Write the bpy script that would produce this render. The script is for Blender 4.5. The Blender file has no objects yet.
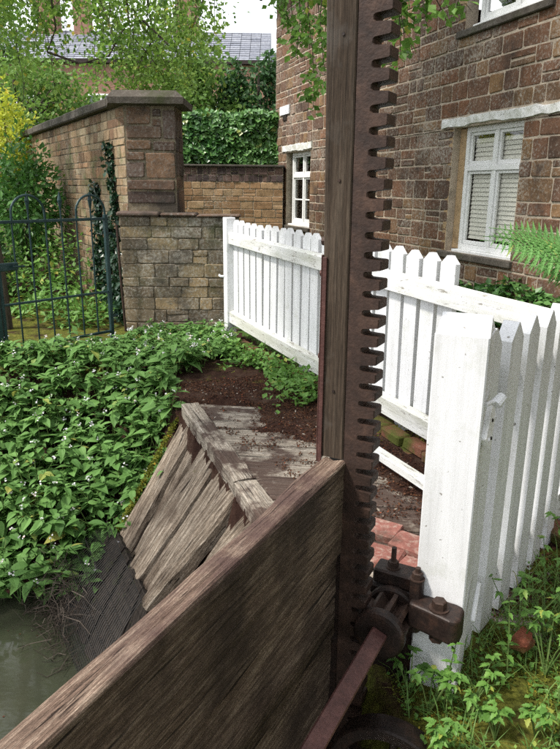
import bpy, bmesh, math, random
from mathutils import Vector, Matrix, noise as mnoise
R = math.radians
rnd = random.Random(7)
SC = bpy.context.scene
COL = SC.collection

# ------------------------------------------------------------------ camera
PITCH, ROLL, F, EYE = R(16), R(0.6), 650.0, 1.5
cam_d = bpy.data.cameras.new('camera')
cam = bpy.data.objects.new('camera', cam_d); COL.objects.link(cam)
CM = Matrix.Translation((0, 0, EYE)) @ Matrix.Rotation(math.pi/2-PITCH, 4, 'X') @ Matrix.Rotation(ROLL, 4, 'Z')
cam.matrix_world = CM
cam_d.sensor_fit = 'VERTICAL'; cam_d.sensor_height = 36.0; cam_d.lens = 36.0*F/749.0
cam_d.clip_start = 0.02; cam_d.clip_end = 2000
SC.camera = cam
SC.render.resolution_x, SC.render.resolution_y = 766, 1024
CMI = CM.inverted()

def proj(p):                                   # world point -> reference pixel (560 x 749)
    q = CMI @ Vector(p)
    if q.z > -0.05: return None
    return 280 + F*q.x/-q.z, 374.5 - F*q.y/-q.z

# ------------------------------------------------------------------ light
SUN_EL, SUN_AZ = R(54), R(-112)                # azimuth measured from +Y towards +X
world = bpy.data.worlds.new('World'); SC.world = world; world.use_nodes = True
nt = world.node_tree; nt.nodes.clear()
wo = nt.nodes.new('ShaderNodeOutputWorld'); bg = nt.nodes.new('ShaderNodeBackground')
sky = nt.nodes.new('ShaderNodeTexSky'); sky.sky_type = 'NISHITA'; sky.sun_disc = False
sky.sun_elevation = SUN_EL; sky.sun_rotation = SUN_AZ
sky.air_density = 1.0; sky.dust_density = 3.0; sky.ozone_density = 1.0
# thin bright cloud veil: the blue of the clear sky is mixed with white cloud, patchily
tc = nt.nodes.new('ShaderNodeTexCoord'); nz = nt.nodes.new('ShaderNodeTexNoise')
nz.inputs['Scale'].default_value = 2.2; nz.inputs['Detail'].default_value = 6
rp = nt.nodes.new('ShaderNodeValToRGB'); rp.color_ramp.elements[0].position = .35; rp.color_ramp.elements[0].color = (.72,)*3+(1,)
rp.color_ramp.elements[1].position = .6; rp.color_ramp.elements[1].color = (.97,)*3+(1,)
mx = nt.nodes.new('ShaderNodeMix'); mx.data_type = 'RGBA'; mx.inputs[7].default_value = (9.5, 9.8, 10.2, 1)
nt.links.new(tc.outputs['Generated'], nz.inputs['Vector']); nt.links.new(nz.outputs['Fac'], rp.inputs['Fac'])
nt.links.new(rp.outputs['Color'], mx.inputs[0]); nt.links.new(sky.outputs['Color'], mx.inputs[6])
nt.links.new(mx.outputs[2], bg.inputs['Color']); nt.links.new(bg.outputs[0], wo.inputs['Surface'])
bg.inputs["Strength"].default_value = 0.105
sun_d = bpy.data.lights.new('sun', 'SUN'); sun = bpy.data.objects.new('sun', sun_d); COL.objects.link(sun)
sun_d.energy = 2.8; sun_d.angle = R(7.0); sun_d.color = (1.0, .95, .87)
sdir = Vector((math.sin(SUN_AZ)*math.cos(SUN_EL), math.cos(SUN_AZ)*math.cos(SUN_EL), math.sin(SUN_EL)))
sun.matrix_world = Matrix.Translation((-8, -4, 12)) @ sdir.to_track_quat('Z', 'Y').to_matrix().to_4x4()
vs = SC.view_settings
SC.display_settings.display_device = 'sRGB'
vs.view_transform = 'Standard'; vs.look = 'None'; vs.gamma = 1.0; vs.use_curve_mapping = False
vs.exposure = 0.98
SC.cycles.max_bounces = 5; SC.cycles.transparent_max_bounces = 8; SC.cycles.sample_clamp_indirect = 2.5; SC.cycles.use_adaptive_sampling = False; SC.cycles.blur_glossy = 1.0
SC.cycles.use_denoising = False

# ------------------------------------------------------------------ materials
class Mat:
    def __init__(s, name, rough=.85, spec=.3):
        s.m = bpy.data.materials.new(name); s.m.use_nodes = True
        s.t = s.m.node_tree; s.n = s.t.nodes
        s.b = s.n['Principled BSDF']; s.out = s.n['Material Output']
        s.b.inputs['Roughness'].default_value = rough
        s.b.inputs['Specular IOR Level'].default_value = spec
        s._obj = s._pos = None
    def link(s, a, b): s.t.links.new(a, b)
    def obj(s):
        return s.n.new('ShaderNodeTexCoord').outputs['Object']
    def pos(s):
        return s.n.new('ShaderNodeNewGeometry').outputs['Position']
    def map(s, v, scale):
        k = s.n.new('ShaderNodeMapping'); s.link(v, k.inputs['Vector']); k.inputs['Scale'].default_value = scale
        return k.outputs[0]
    def shift(s, v):                              # per-object offset so that alike pieces differ
        oi = s.n.new('ShaderNodeObjectInfo'); a = s.n.new('ShaderNodeVectorMath'); a.operation = 'MULTIPLY_ADD'
        c = s.n.new('ShaderNodeCombineXYZ')
        for i in range(3): s.link(oi.outputs['Random'], c.inputs[i])
        s.link(c.outputs[0], a.inputs[0]); a.inputs[1].default_value = (31.7, 17.3, 23.9); s.link(v, a.inputs[2])
        return a.outputs[0]
    def noise(s, v, scale=5, detail=5, rough=.6, dist=0):
        k = s.n.new('ShaderNodeTexNoise'); s.link(v, k.inputs['Vector'])
        k.inputs['Scale'].default_value = scale; k.inputs['Detail'].default_value = detail
        k.inputs['Roughness'].default_value = rough; k.inputs['Distortion'].default_value = dist
        return k.outputs['Fac']
    def rand(s):
        oi = s.n.new('ShaderNodeObjectInfo'); g = s.n.new('ShaderNodeNewGeometry')
        a = s.math('ADD', oi.outputs['Random'], g.outputs['Random Per Island'])
        return s.math('FRACT', a)
    def math(s, op, a, b=None):
        k = s.n.new('ShaderNodeMath'); k.operation = op
        for i, x in enumerate((a, b)):
            if x is None: continue
            if isinstance(x, (int, float)): k.inputs[i].default_value = x
            else: s.link(x, k.inputs[i])
        return k.outputs[0]
    def ramp(s, f, stops):
        k = s.n.new('ShaderNodeValToRGB'); s.link(f, k.inputs['Fac']); e = k.color_ramp.elements
        while len(e) < len(stops): e.new(.5)
        for i, (p, c) in enumerate(stops):
            e[i].position = p; c = (c,)*3 if isinstance(c, (int, float)) else c
            e[i].color = tuple(c)+(1,)
        return k.outputs['Color']
    def mix(s, f, a, b, mode='MIX'):
        k = s.n.new('ShaderNodeMix'); k.data_type = 'RGBA'; k.blend_type = mode
        for i, x in ((0, f), (6, a), (7, b)):
            if isinstance(x, (int, float)): k.inputs[i].default_value = x
            elif isinstance(x, tuple): k.inputs[i].default_value = x+(1,) if len(x) == 3 else x
            else: s.link(x, k.inputs[i])
        return k.outputs[2]
    def color(s, c):
        if isinstance(c, tuple): s.b.inputs['Base Color'].default_value = c+(1,)
        else: s.link(c, s.b.inputs['Base Color'])
        return s
    def rough(s, f): s.link(f, s.b.inputs['Roughness']); return s
    def bump(s, f, strength=.5, dist=.01):
        k = s.n.new('ShaderNodeBump'); s.link(f, k.inputs['Height'])
        k.inputs['Strength'].default_value = strength; k.inputs['Distance'].default_value = dist
        s.link(k.outputs[0], s.b.inputs['Normal']); return s
    def leafy(s, col, amount=.35):                # thin leaf: some light passes through
        tr = s.n.new('ShaderNodeBsdfTranslucent'); ms = s.n.new('ShaderNodeMixShader')
        s.link(col, tr.inputs['Color']); ms.inputs[0].default_value = amount
        s.link(s.b.outputs[0], ms.inputs[1]); s.link(tr.outputs[0], ms.inputs[2])
        s.link(ms.outputs[0], s.out.inputs['Surface']); return s

MT = {}
def leaf_mat(name, dark, mid, light, rough=.5, amt=.35, spec=.35):
    m = Mat(name, rough, spec); r = m.rand()
    c = m.ramp(r, [(0, dark), (.5, mid), (.965, light), (.985, (light[0]*2.2, light[1]*1.15, light[2]))])
    n = m.noise(m.pos(), 1.1, 2)
    c = m.mix(m.ramp(n, [(.35, 0), (.65, 1)]), c, m.mix(.55, c, light))
    m.color(c); m.leafy(c, amt); MT[name] = m.m; return m
leaf_mat('leaf_comfrey', (.075,.165,.042), (.115,.235,.06), (.17,.32,.09), .6, .35, .2)
leaf_mat('leaf_birch', (.07,.16,.025), (.15,.29,.05), (.3,.45,.09), .5, .5)
leaf_mat('leaf_hang', (.06,.13,.02), (.11,.24,.04), (.2,.36,.07), .5, .45)
leaf_mat('leaf_mid', (.06,.14,.025), (.11,.22,.04), (.19,.31,.065), .55, .45)
leaf_mat('leaf_dark', (.015,.05,.015), (.03,.085,.025), (.055,.13,.035), .5, .25)
leaf_mat('leaf_ivy', (.03,.1,.025), (.06,.17,.04), (.14,.28,.08), .35, .2, .5)
leaf_mat('leaf_ivy_dark', (.008,.028,.014), (.014,.045,.022), (.028,.075,.035), .35, .12, .5)
leaf_mat('leaf_yellow', (.25,.33,.025), (.38,.45,.03), (.52,.55,.07), .5, .4)
leaf_mat('leaf_laurel', (.04,.12,.025), (.065,.17,.035), (.1,.24,.05), .4, .3)
leaf_mat('leaf_under', (.07,.18,.03), (.115,.25,.05), (.19,.35,.075), .5, .35)
leaf_mat('leaf_weed', (.07,.16,.03), (.11,.24,.045), (.17,.33,.07), .5, .35)
leaf_mat('leaf_fern', (.09,.22,.05), (.13,.3,.08), (.18,.37,.11), .5, .35)
leaf_mat('leaf_grass', (.06,.13,.025), (.1,.2,.04), (.17,.27,.07), .5, .3)
leaf_mat('petal', (.75,.72,.78), (.82,.8,.83), (.85,.85,.85), .5, .3)
leaf_mat('moss', (.09,.11,.015), (.15,.17,.025), (.22,.23,.04), .9, .15, .1)
leaf_mat('litter', (.02,.009,.006), (.05,.018,.012), (.11,.055,.03), .9, .0, .1)
leaf_mat('chips', (.09,.075,.06), (.2,.17,.14), (.36,.32,.27), .9, .0, .1)

def stone_mat(name, stops, lichen=(.42,.39,.34), lich=(.6,.7), rough=.9, moss=None, dark=None):
    m = Mat(name, rough, .2); v = m.pos(); r = m.rand()
    c = m.ramp(r, stops)
    n1 = m.noise(v, 9, 6, .65)
    c = m.mix(.8, c, m.ramp(n1, [(.25, .45), (.5, .95), (.75, 1.35)]), 'MULTIPLY')
    n2 = m.noise(v, 38, 6, .7)
    big = m.noise(v, 1.3, 3)
    spk = m.ramp(m.math('ADD', m.math('MULTIPLY', n2, .75), m.math('MULTIPLY', big, .35)), [(lich[0], 0), (lich[1], 1)])
    c = m.mix(m.math('MULTIPLY', spk, .75), c, lichen)
    if moss:
        mm = m.ramp(m.noise(v, 3.1, 5, .7), [(moss[0], 0), (moss[1], 1)])
        c = m.mix(mm, c, moss[2])
    if dark:
        mm = m.ramp(m.noise(v, 2.2, 5, .7), [(dark[0], 0), (dark[1], 1)])
        c = m.mix(mm, c, dark[2])
    m.color(c); m.bump(m.math('ADD', n1, m.math('MULTIPLY', n2, .6)), .6, .012); MT[name] = m.m
stone_mat('ironstone', [(0, (.085,.052,.036)), (.2, (.15,.082,.052)), (.42, (.17,.083,.045)), (.6, (.1,.062,.045)), (.78, (.21,.125,.062)), (1, (.14,.08,.055))], (.4,.375,.325), (.55,.7), dark=(.54,.72,(.06,.042,.033)))
stone_mat('wall_brick', [(0, (.15,.09,.055)), (.3, (.24,.155,.092)), (.55, (.29,.205,.125)), (.8, (.27,.225,.15)), (1, (.32,.175,.095))], (.42,.4,.33), (.58,.72), moss=(.53,.7,(.1,.12,.045)), dark=(.56,.7,(.1,.075,.05)))
stone_mat('pillar_stone', [(0, (.06,.042,.036)), (.4, (.12,.075,.052)), (.7, (.19,.115,.07)), (1, (.1,.075,.066))], (.25,.24,.22), (.56,.74), moss=(.6,.76,(.07,.075,.04)), dark=(.5,.7,(.045,.04,.034)))
stone_mat('rubble', [(0, (.11,.085,.06)), (.35, (.18,.14,.09)), (.6, (.22,.17,.1)), (.8, (.29,.21,.115)), (1, (.15,.125,.095))], (.4,.38,.33), (.52,.66), moss=(.55,.72,(.085,.09,.045)), dark=(.47,.66,(.06,.053,.043)))
stone_mat('coping', [(0, (.06,.052,.045)), (1, (.1,.085,.07))], (.2,.19,.17), (.55,.75), moss=(.55,.75,(.05,.055,.025)))
stone_mat('tan_brick', [(0, (.24,.14,.075)), (.4, (.36,.22,.12)), (.7, (.42,.29,.17)), (1, (.3,.18,.1))], (.45,.42,.35), (.6,.74))
stone_mat('dark_brick', [(0, (.06,.045,.045)), (.6, (.11,.075,.07)), (1, (.16,.1,.08))], (.3,.28,.26), (.6,.74))
stone_mat('red_brick', [(0, (.2,.06,.035)), (.4, (.28,.1,.06)), (.7, (.33,.14,.085)), (1, (.16,.06,.045))], (.3,.25,.2), (.62,.78), moss=(.5,.62,(.07,.085,.015)))
stone_mat('edging_brick', [(0, (.1,.04,.025)), (.5, (.15,.06,.038)), (1, (.19,.085,.055))], (.25,.2,.16), (.6,.75), moss=(.44,.58,(.07,.08,.016)), dark=(.5,.66,(.04,.028,.02)))
stone_mat('red_paver', [(0, (.19,.075,.06)), (1, (.25,.105,.085))], (.36,.29,.24), (.52,.68), moss=(.54,.66,(.1,.095,.035)), dark=(.55,.7,(.06,.04,.03)))
stone_mat('far_brick', [(0, (.22,.125,.09)), (1, (.28,.16,.115))], (.5,.45,.4), (.6,.8))
stone_mat('mortar', [(0, (.43,.36,.28)), (1, (.43,.36,.28))], (.33,.3,.26), (.6,.8))
stone_mat('mortar_grey', [(0, (.19,.155,.105)), (1, (.19,.155,.105))], (.3,.28,.24), (.55,.75), moss=(.52,.7,(.08,.08,.045)), dark=(.48,.66,(.06,.05,.04)))
stone_mat('jamb', [(0, (.36,.25,.14)), (1, (.4,.28,.16))], (.4,.36,.3), (.62,.8))
stone_mat('slate', [(0, (.2,.21,.25)), (.5, (.26,.27,.31)), (1, (.31,.32,.36))], (.36,.36,.36), (.62,.8), .6)

def wood_mat(name, dark, mid, light, gs=(2.5,38,38), stain=None, mossy=None, rough=.85, bump=.7, bd=.006, cracks=.9):
    m = Mat(name, rough, .2); v = m.shift(m.obj())
    g = m.noise(m.map(v, gs), 1, 8, .68, .35)
    fine = m.noise(m.map(v, (gs[0]*3, gs[1]*3.2, gs[2]*3.2)), 1, 4, .6)
    c = m.ramp(g, [(.2, dark), (.48, mid), (.72, light)])
    c = m.mix(.75, c, m.ramp(fine, [(.3, .4), (.6, 1.2)]), 'MULTIPLY')
    fib = m.noise(m.map(v, (gs[0]*14, gs[1]*3.5, gs[2]*3.5)), 1, 3, .7)
    c = m.mix(.6, c, m.ramp(fib, [(.32, .5), (.62, 1.35)]), 'MULTIPLY')
    cr = m.noise(m.map(v, (gs[0]*.6, gs[1]*.9, gs[2]*.9)), 1, 3, .5, .6)
    crk = m.ramp(cr, [(.30, 1), (.37, 0)])
    c = m.mix(m.math('MULTIPLY', crk, cracks), c, tuple(x*.3 for x in dark))
    big = m.noise(v, 3.0, 5, .65)
    if stain: c = m.mix(m.math('MULTIPLY', m.ramp(big, [(stain[0], 0), (stain[1], 1)]), .85), c, stain[2])
    if mossy:
        c = m.mix(m.ramp(m.noise(v, 6.5, 6, .7), [(mossy[0], 0), (mossy[1], 1)]), c, mossy[2])
    m.color(c)
    h = m.math('SUBTRACT', m.math('ADD', g, m.math('MULTIPLY', fine, .4)), m.math('MULTIPLY', crk, .8))
    m.bump(h, bump, bd); MT[name] = m.m
wood_mat('wood_grey', (.04,.028,.02), (.23,.18,.135), (.56,.48,.39), (3.6,75,75), stain=(.48,.66,(.085,.06,.043)), mossy=(.68,.8,(.1,.11,.03)), bump=1, bd=.016)
wood_mat('wood_deck', (.08,.062,.05), (.3,.255,.205), (.5,.45,.39), (3.6,70,70), stain=(.46,.55,(.045,.021,.016)), bump=1, bd=.014)
wood_mat('wood_paddle', (.045,.031,.022), (.12,.083,.058), (.3,.232,.17), (6.5,130,95), stain=(.44,.64,(.035,.024,.018)), bump=1, bd=.008)  # paddle face: dark wet wood, with its shade also put into the colour
wood_mat('wood_wet', (.01,.008,.007), (.028,.022,.018), (.06,.048,.038), (4,70,70), mossy=(.58,.7,(.04,.05,.012)), bump=1, bd=.01)
wood_mat('wood_paddle_top', (.06,.036,.027), (.2,.135,.1), (.5,.39,.3), (8,130,140), stain=(.45,.63,(.085,.05,.045)), bump=1, bd=.01)  # paddle top: worn lighter, with the sunlight on it also put into the colour
wood_mat('wood_stem', (.022,.015,.01), (.052,.037,.026), (.095,.074,.055), (1.8,75,75), stain=(.58,.74,(.105,.095,.085)), bump=.5, bd=.004, cracks=.4)

def paint_mat(name, base, dirt, peel=(.66,.72), rough=.45, grime=.5):
    """old brush paint over wood: grain showing through, grime, algae specks, chips down to grey wood"""
    m = Mat(name, rough, .35); v = m.shift(m.obj())
    g = m.noise(m.map(v, (2.2, 70, 70)), 1, 6, .65, .3); n = m.noise(m.map(v, (1.2, 9, 9)), 1, 6, .65)
    c = m.mix(m.math('MULTIPLY', m.ramp(n, [(.36, 1), (.62, 0)]), grime), base, dirt)
    c = m.mix(.5, c, m.ramp(g, [(.28, .78), (.5, 1)]), 'MULTIPLY')
    al = m.math('MULTIPLY', m.ramp(m.noise(v, 5.5, 7, .72), [(.56, 0), (.72, 1)]), .38)
    c = m.mix(al, c, (.36,.38,.27))
    sp = m.ramp(m.noise(v, 55, 3, .5), [(.70, 0), (.74, 1)])
    c = m.mix(m.math('MULTIPLY', sp, .75), c, (.15,.13,.1))
    pl = m.ramp(m.noise(m.map(v, (6, 34, 34)), 1, 8, .72), [(peel[0], 0), (peel[1], 1)])
    c = m.mix(m.math('MULTIPLY', pl, .9), c, m.mix(g, (.1,.085,.07), (.42,.38,.32)))
    m.color(c); m.bump(m.math('ADD', m.math('MULTIPLY', g, .8), m.math('MULTIPLY', pl, -.9)), .5, .003); MT[name] = m.m
paint_mat('white_paint', (.77,.775,.79), (.5,.5,.5), (.68,.72))
paint_mat('white_rail', (.77,.77,.765), (.44,.44,.37), (.575,.63), grime=.8)
paint_mat('white_frame', (.8,.8,.79), (.62,.62,.62), (.76,.8), grime=.3)

def iron_mat(name, a, b, c3, rough=.55, spec=.4, scale=14):
    m = Mat(name, rough, spec); v = m.pos()
    n = m.noise(v, scale, 7, .7); n2 = m.noise(v, 120, 3, .6)
    c = m.ramp(n, [(.3, a), (.52, b), (.72, c3)])
    c = m.mix(.35, c, m.ramp(n2, [(.3, .5), (.7, 1.4)]), 'MULTIPLY')
    m.color(c); m.bump(m.math('ADD', n, m.math('MULTIPLY', n2, .6)), .5, .004)
    m.b.inputs['Metallic'].default_value = .25; MT[name] = m.m
iron_mat('cast_iron', (.012,.008,.007), (.026,.016,.013), (.062,.032,.022), .5, scale=22)
iron_mat('rust_iron', (.022,.013,.01), (.046,.026,.019), (.09,.05,.034), .62)
iron_mat('shaft_iron', (.05,.022,.02), (.095,.042,.037), (.14,.065,.055), .48)
iron_mat('strap_iron', (.045,.02,.017), (.08,.034,.028), (.12,.055,.045), .6)
iron_mat('gate_iron', (.008,.025,.026), (.014,.04,.042), (.03,.06,.06), .45)
iron_mat('wire', (.012,.012,.012), (.022,.02,.019), (.05,.035,.028), .6)

m = Mat('twig', .85, .2); m.color(m.ramp(m.rand(), [(0, (.016,.012,.009)), (.7, (.045,.034,.027)), (1, (.14,.115,.095))])); MT['twig'] = m.m
m = Mat('bark', .9, .2); n = m.noise(m.map(m.pos(), (18, 18, 4)), 1, 6, .7); m.color(m.ramp(n, [(.3, (.03,.024,.018)), (.7, (.12,.1,.08))])); m.bump(n, .8, .02); MT['bark'] = m.m
m = Mat('stalk', .6, .3); m.color(m.ramp(m.rand(), [(0, (.07,.13,.03)), (1, (.14,.2,.06))])); MT['stalk'] = m.m
m = Mat('far_glass', .06, .6); m.color((.09,.105,.11)); MT['far_glass'] = m.m
m = Mat('glass', .05, .5)                        # clear pane: see-through with a Fresnel reflection
tr = m.n.new('ShaderNodeBsdfTransparent'); tr.inputs['Color'].default_value = (.96,.96,.94,1)
gl = m.n.new('ShaderNodeBsdfGlossy'); gl.inputs['Roughness'].default_value = .03
fz = m.n.new('ShaderNodeLayerWeight'); fz.inputs['Blend'].default_value = .5; fz_o = m.math('ADD', m.math('MULTIPLY', m.math('POWER', fz.outputs['Facing'], 4), .7), .05)
mxs = m.n.new('ShaderNodeMixShader'); m.link(fz_o, mxs.inputs[0]); m.link(tr.outputs[0], mxs.inputs[1]); m.link(gl.outputs[0], mxs.inputs[2])
m.link(mxs.outputs[0], m.out.inputs['Surface']); MT['glass'] = m.m
m = Mat('blind', .7, .3); m.color((.84,.83,.79)); MT['blind'] = m.m
m = Mat('sign_white', .5, .4); n = m.noise(m.obj(), 26, 2); m.color(m.ramp(n, [(.55, (.75,.75,.78)), (.66, (.3,.3,.33))])); MT['sign_white'] = m.m
# murky water: a dark silty body under a clean glossy surface
m = Mat('water', .07, .5); n = m.noise(m.pos(), 1.6, 4); m.color(m.ramp(n, [(.3, (.02,.023,.014)), (.7, (.04,.042,.027))]))
m.bump(m.noise(m.map(m.pos(), (9, 14, 9)), 1, 2), .06, .01); MT['water'] = m.m

# ground: earth, moss and grass laid out by two painted masks (where the grass and the moss really grow)
m = Mat('earth', .95, .1); v = m.pos()
def attr(m, name):
    a = m.n.new('ShaderNodeAttribute'); a.attribute_name = name; return a.outputs['Fac']
n1 = m.noise(v, 7, 8, .7); n2 = m.noise(v, 55, 5, .7)
soil = m.ramp(n1, [(.3, (.018,.009,.007)), (.5, (.042,.021,.015)), (.72, (.085,.055,.04))])
soil = m.mix(.6, soil, m.ramp(n2, [(.3, .5), (.7, 1.6)]), 'MULTIPLY')
ms = m.ramp(m.noise(v, 14, 7, .72), [(.3, (.045,.05,.012)), (.55, (.12,.125,.022)), (.75, (.2,.18,.04))])
gr = m.ramp(m.noise(v, 18, 7, .75), [(.3, (.03,.07,.014)), (.7, (.09,.16,.035))])
fm = m.ramp(m.math('ADD', m.math('MULTIPLY', m.noise(v, 4.5, 6, .7), .9), m.math('SUBTRACT', attr(m, 'moss'), .5)), [(.42, 0), (.56, 1)])
fg = m.ramp(m.math('ADD', m.math('MULTIPLY', m.noise(v, 5.5, 6, .7), .6), m.math('SUBTRACT', attr(m, 'grass'), .5)), [(.42, 0), (.56, 1)])
ms = m.mix(.7, ms, m.ramp(m.noise(v, 85, 5, .75), [(.3, .3), (.65, 1.5)]), 'MULTIPLY')
m.color(m.mix(fg, m.mix(fm, soil, ms), gr))
m.bump(m.math('ADD', n1, m.math('MULTIPLY', n2, .7)), .9, .03); MT['earth'] = m.m

# ------------------------------------------------------------------ object helpers
WM = {}                                          # world matrices by object, while building
def tag(o, label=None, cat=None, group=None, kind=None):
    for k, x in (('label', label), ('category', cat), ('group', group), ('kind', kind)):
        if x: o[k] = x
    return o
def empty(name, loc, label, cat, group=None):
    o = bpy.data.objects.new(name, None); o.empty_display_size = .1; COL.objects.link(o)
    o.location = loc; WM[o] = Matrix.Translation(loc); return tag(o, label, cat, group)
def attach(o, parent, W):
    WM[o] = W
    if parent is None: o.matrix_basis = W
    else:
        o.parent = parent; o.matrix_parent_inverse = WM[parent].inverted(); o.matrix_basis = W
def link(name, mesh, W, parent=None, kind=None):
    o = bpy.data.objects.new(name, mesh); COL.objects.link(o); attach(o, parent, W)
    if kind: o['kind'] = kind
    return o
ORG = lambda *p: Matrix.Translation(p)
def frame(o, x, z):                               # matrix with local X along x and Z as near z as can be
    x = Vector(x).normalized(); y = Vector(z).cross(x).normalized(); z = x.cross(y)
    M = Matrix((x, y, z)).transposed().to_4x4(); M.translation = Vector(o); return M

class MB:
    def __init__(s): s.v = []; s.f = []; s.mi = []; s.cur = 0; s.smooth = False; s.sm = []
    def add(s, vs, fs):
        b = len(s.v); s.v += [tuple(p) for p in vs]
        for f in fs:
            s.f.append(tuple(b+i for i in f)); s.mi.append(s.cur); s.sm.append(s.smooth)
    def box(s, c, d, M=None, ch=0.0, jit=0.0, rr=None):
        x, y, z = (k/2 for k in d); c = Vector(c)
        if ch <= 0:
            vs = [Vector((sx*x, sy*y, sz*z)) for sx in (-1,1) for sy in (-1,1) for sz in (-1,1)]
            fs = [(0,1,3,2),(4,6,7,5),(0,4,5,1),(2,3,7,6),(0,2,6,4),(1,5,7,3)]
        else:                                     # chamfered: three points at each corner
            idx = {}; vs = []
            for sx in (-1,1):
                for sy in (-1,1):
                    for sz in (-1,1):
                        idx[sx,sy,sz] = len(vs)
                        vs += [Vector((sx*x, sy*(y-ch), sz*(z-ch))), Vector((sx*(x-ch), sy*y, sz*(z-ch))), Vector((sx*(x-ch), sy*(y-ch), sz*z))]
            fs = []
            q = lambda k, a: idx[k]+a
            for sg in (-1,1):
                r = (1 if sg > 0 else -1)
                def o(l): return l if r > 0 else l[::-1]
                fs.append(o([q((sg,-1,-1),0), q((sg,1,-1),0), q((sg,1,1),0), q((sg,-1,1),0)]))
                fs.append(o([q((-1,sg,-1),1), q((-1,sg,1),1), q((1,sg,1),1), q((1,sg,-1),1)]))
                fs.append(o([q((-1,-1,sg),2), q((1,-1,sg),2), q((1,1,sg),2), q((-1,1,sg),2)]))
            for a in (-1,1):
                for b in (-1,1):
                    fs.append([q((a,b,-1),0), q((a,b,1),0), q((a,b,1),1), q((a,b,-1),1)][::1 if a*b < 0 else -1])
                    fs.append([q((a,-1,b),0), q((a,1,b),0), q((a,1,b),2), q((a,-1,b),2)][::-1 if a*b < 0 else 1])
                    fs.append([q((-1,a,b),1), q((1,a,b),1), q((1,a,b),2), q((-1,a,b),2)][::1 if a*b < 0 else -1])
                    for c2 in (-1,1):
                        t = [q((a,b,c2),0), q((a,b,c2),1), q((a,b,c2),2)]
                        fs.append(t if a*b*c2 > 0 else t[::-1])
        if jit: vs = [p+Vector(((rr or rnd).uniform(-jit,jit), (rr or rnd).uniform(-jit,jit), (rr or rnd).uniform(-jit,jit))) for p in vs]
        vs = [p+c for p in vs]
        if M is not None: vs = [M @ p for p in vs]
        s.add(vs, fs); return s
    def tube(s, pts, rad, n=6, cap=True):
        pts = [Vector(p) for p in pts]; k = len(pts)
        rad = rad if isinstance(rad, (list, tuple)) else [rad]*k
        ref = None; vs = []
        for i, p in enumerate(pts):
            t = (pts[min(i+1,k-1)]-pts[max(i-1,0)])
            t = t.normalized() if t.length > 1e-9 else Vector((0,0,1))
            if ref is None: ref = t.orthogonal().normalized()
            ref = (ref - t*ref.dot(t)); ref = ref.normalized() if ref.length > 1e-6 else t.orthogonal().normalized()
            w = t.cross(ref)
            vs += [p+(ref*math.cos(2*math.pi*j/n)+w*math.sin(2*math.pi*j/n))*rad[i] for j in range(n)]
        fs = [(i*n+j, i*n+(j+1)%n, (i+1)*n+(j+1)%n, (i+1)*n+j) for i in range(k-1) for j in range(n)]
        if cap: fs += [tuple(range(n))[::-1], tuple((k-1)*n+j for j in range(n))]
        s.add(vs, fs); return s
    def lathe(s, prof, M, n=24):                  # prof: (r, x) round local X
        vs = []; fs = []; k = len(prof)
        for r, x in prof:
            vs += [M @ Vector((x, r*math.cos(2*math.pi*j/n), r*math.sin(2*math.pi*j/n))) for j in range(n)]
        for i in range(k-1):
            for j in range(n): fs.append((i*n+j, (i+1)*n+j, (i+1)*n+(j+1)%n, i*n+(j+1)%n))
        s.add(vs, fs); return s
    def prism(s, poly, a, b, fn):                 # poly in 2D, extruded from a to b; fn(u, v, w) -> point
        n = len(poly)
        vs = [fn(p[0], p[1], a) for p in poly]+[fn(p[0], p[1], b) for p in poly]
        fs = [tuple(range(n))[::-1], tuple(range(n, 2*n))]+[(i, (i+1)%n, n+(i+1)%n, n+i) for i in range(n)]
        s.add(vs, fs); return s
    def build(s, name, mats, parent=None, M=None, kind=None, center=True, fix=True):
        if not s.v: return None
        me = bpy.data.meshes.new(name)
        if M is None:
            if center:
                n = len(s.v); lo = [min(p[i] for p in s.v) for i in range(3)]; hi = [max(p[i] for p in s.v) for i in range(3)]
                c = Vector(((lo[0]+hi[0])/2, (lo[1]+hi[1])/2, lo[2]))
            else: c = Vector((0,0,0))
            M = Matrix.Translation(c); vs = [(p[0]-c.x, p[1]-c.y, p[2]-c.z) for p in s.v]
        else: vs = s.v                            # vertices given in the local frame M
        me.from_pydata(vs, [], s.f)
        for k in ([mats] if isinstance(mats, str) else mats): me.materials.append(MT[k])
        if len(me.materials) > 1: me.polygons.foreach_set('material_index', s.mi)
        if any(s.sm): me.polygons.foreach_set('use_smooth', s.sm)
        if fix and len(s.f) < 6000:
            bm = bmesh.new(); bm.from_mesh(me); bmesh.ops.recalc_face_normals(bm, faces=bm.faces); bm.to_mesh(me); bm.free()
        me.update()
        return link(name, me, M, parent, kind)

def dup(o, parent, W, cat=False):
    c = o.copy(); COL.objects.link(c); attach(c, parent, W); return c

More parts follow.
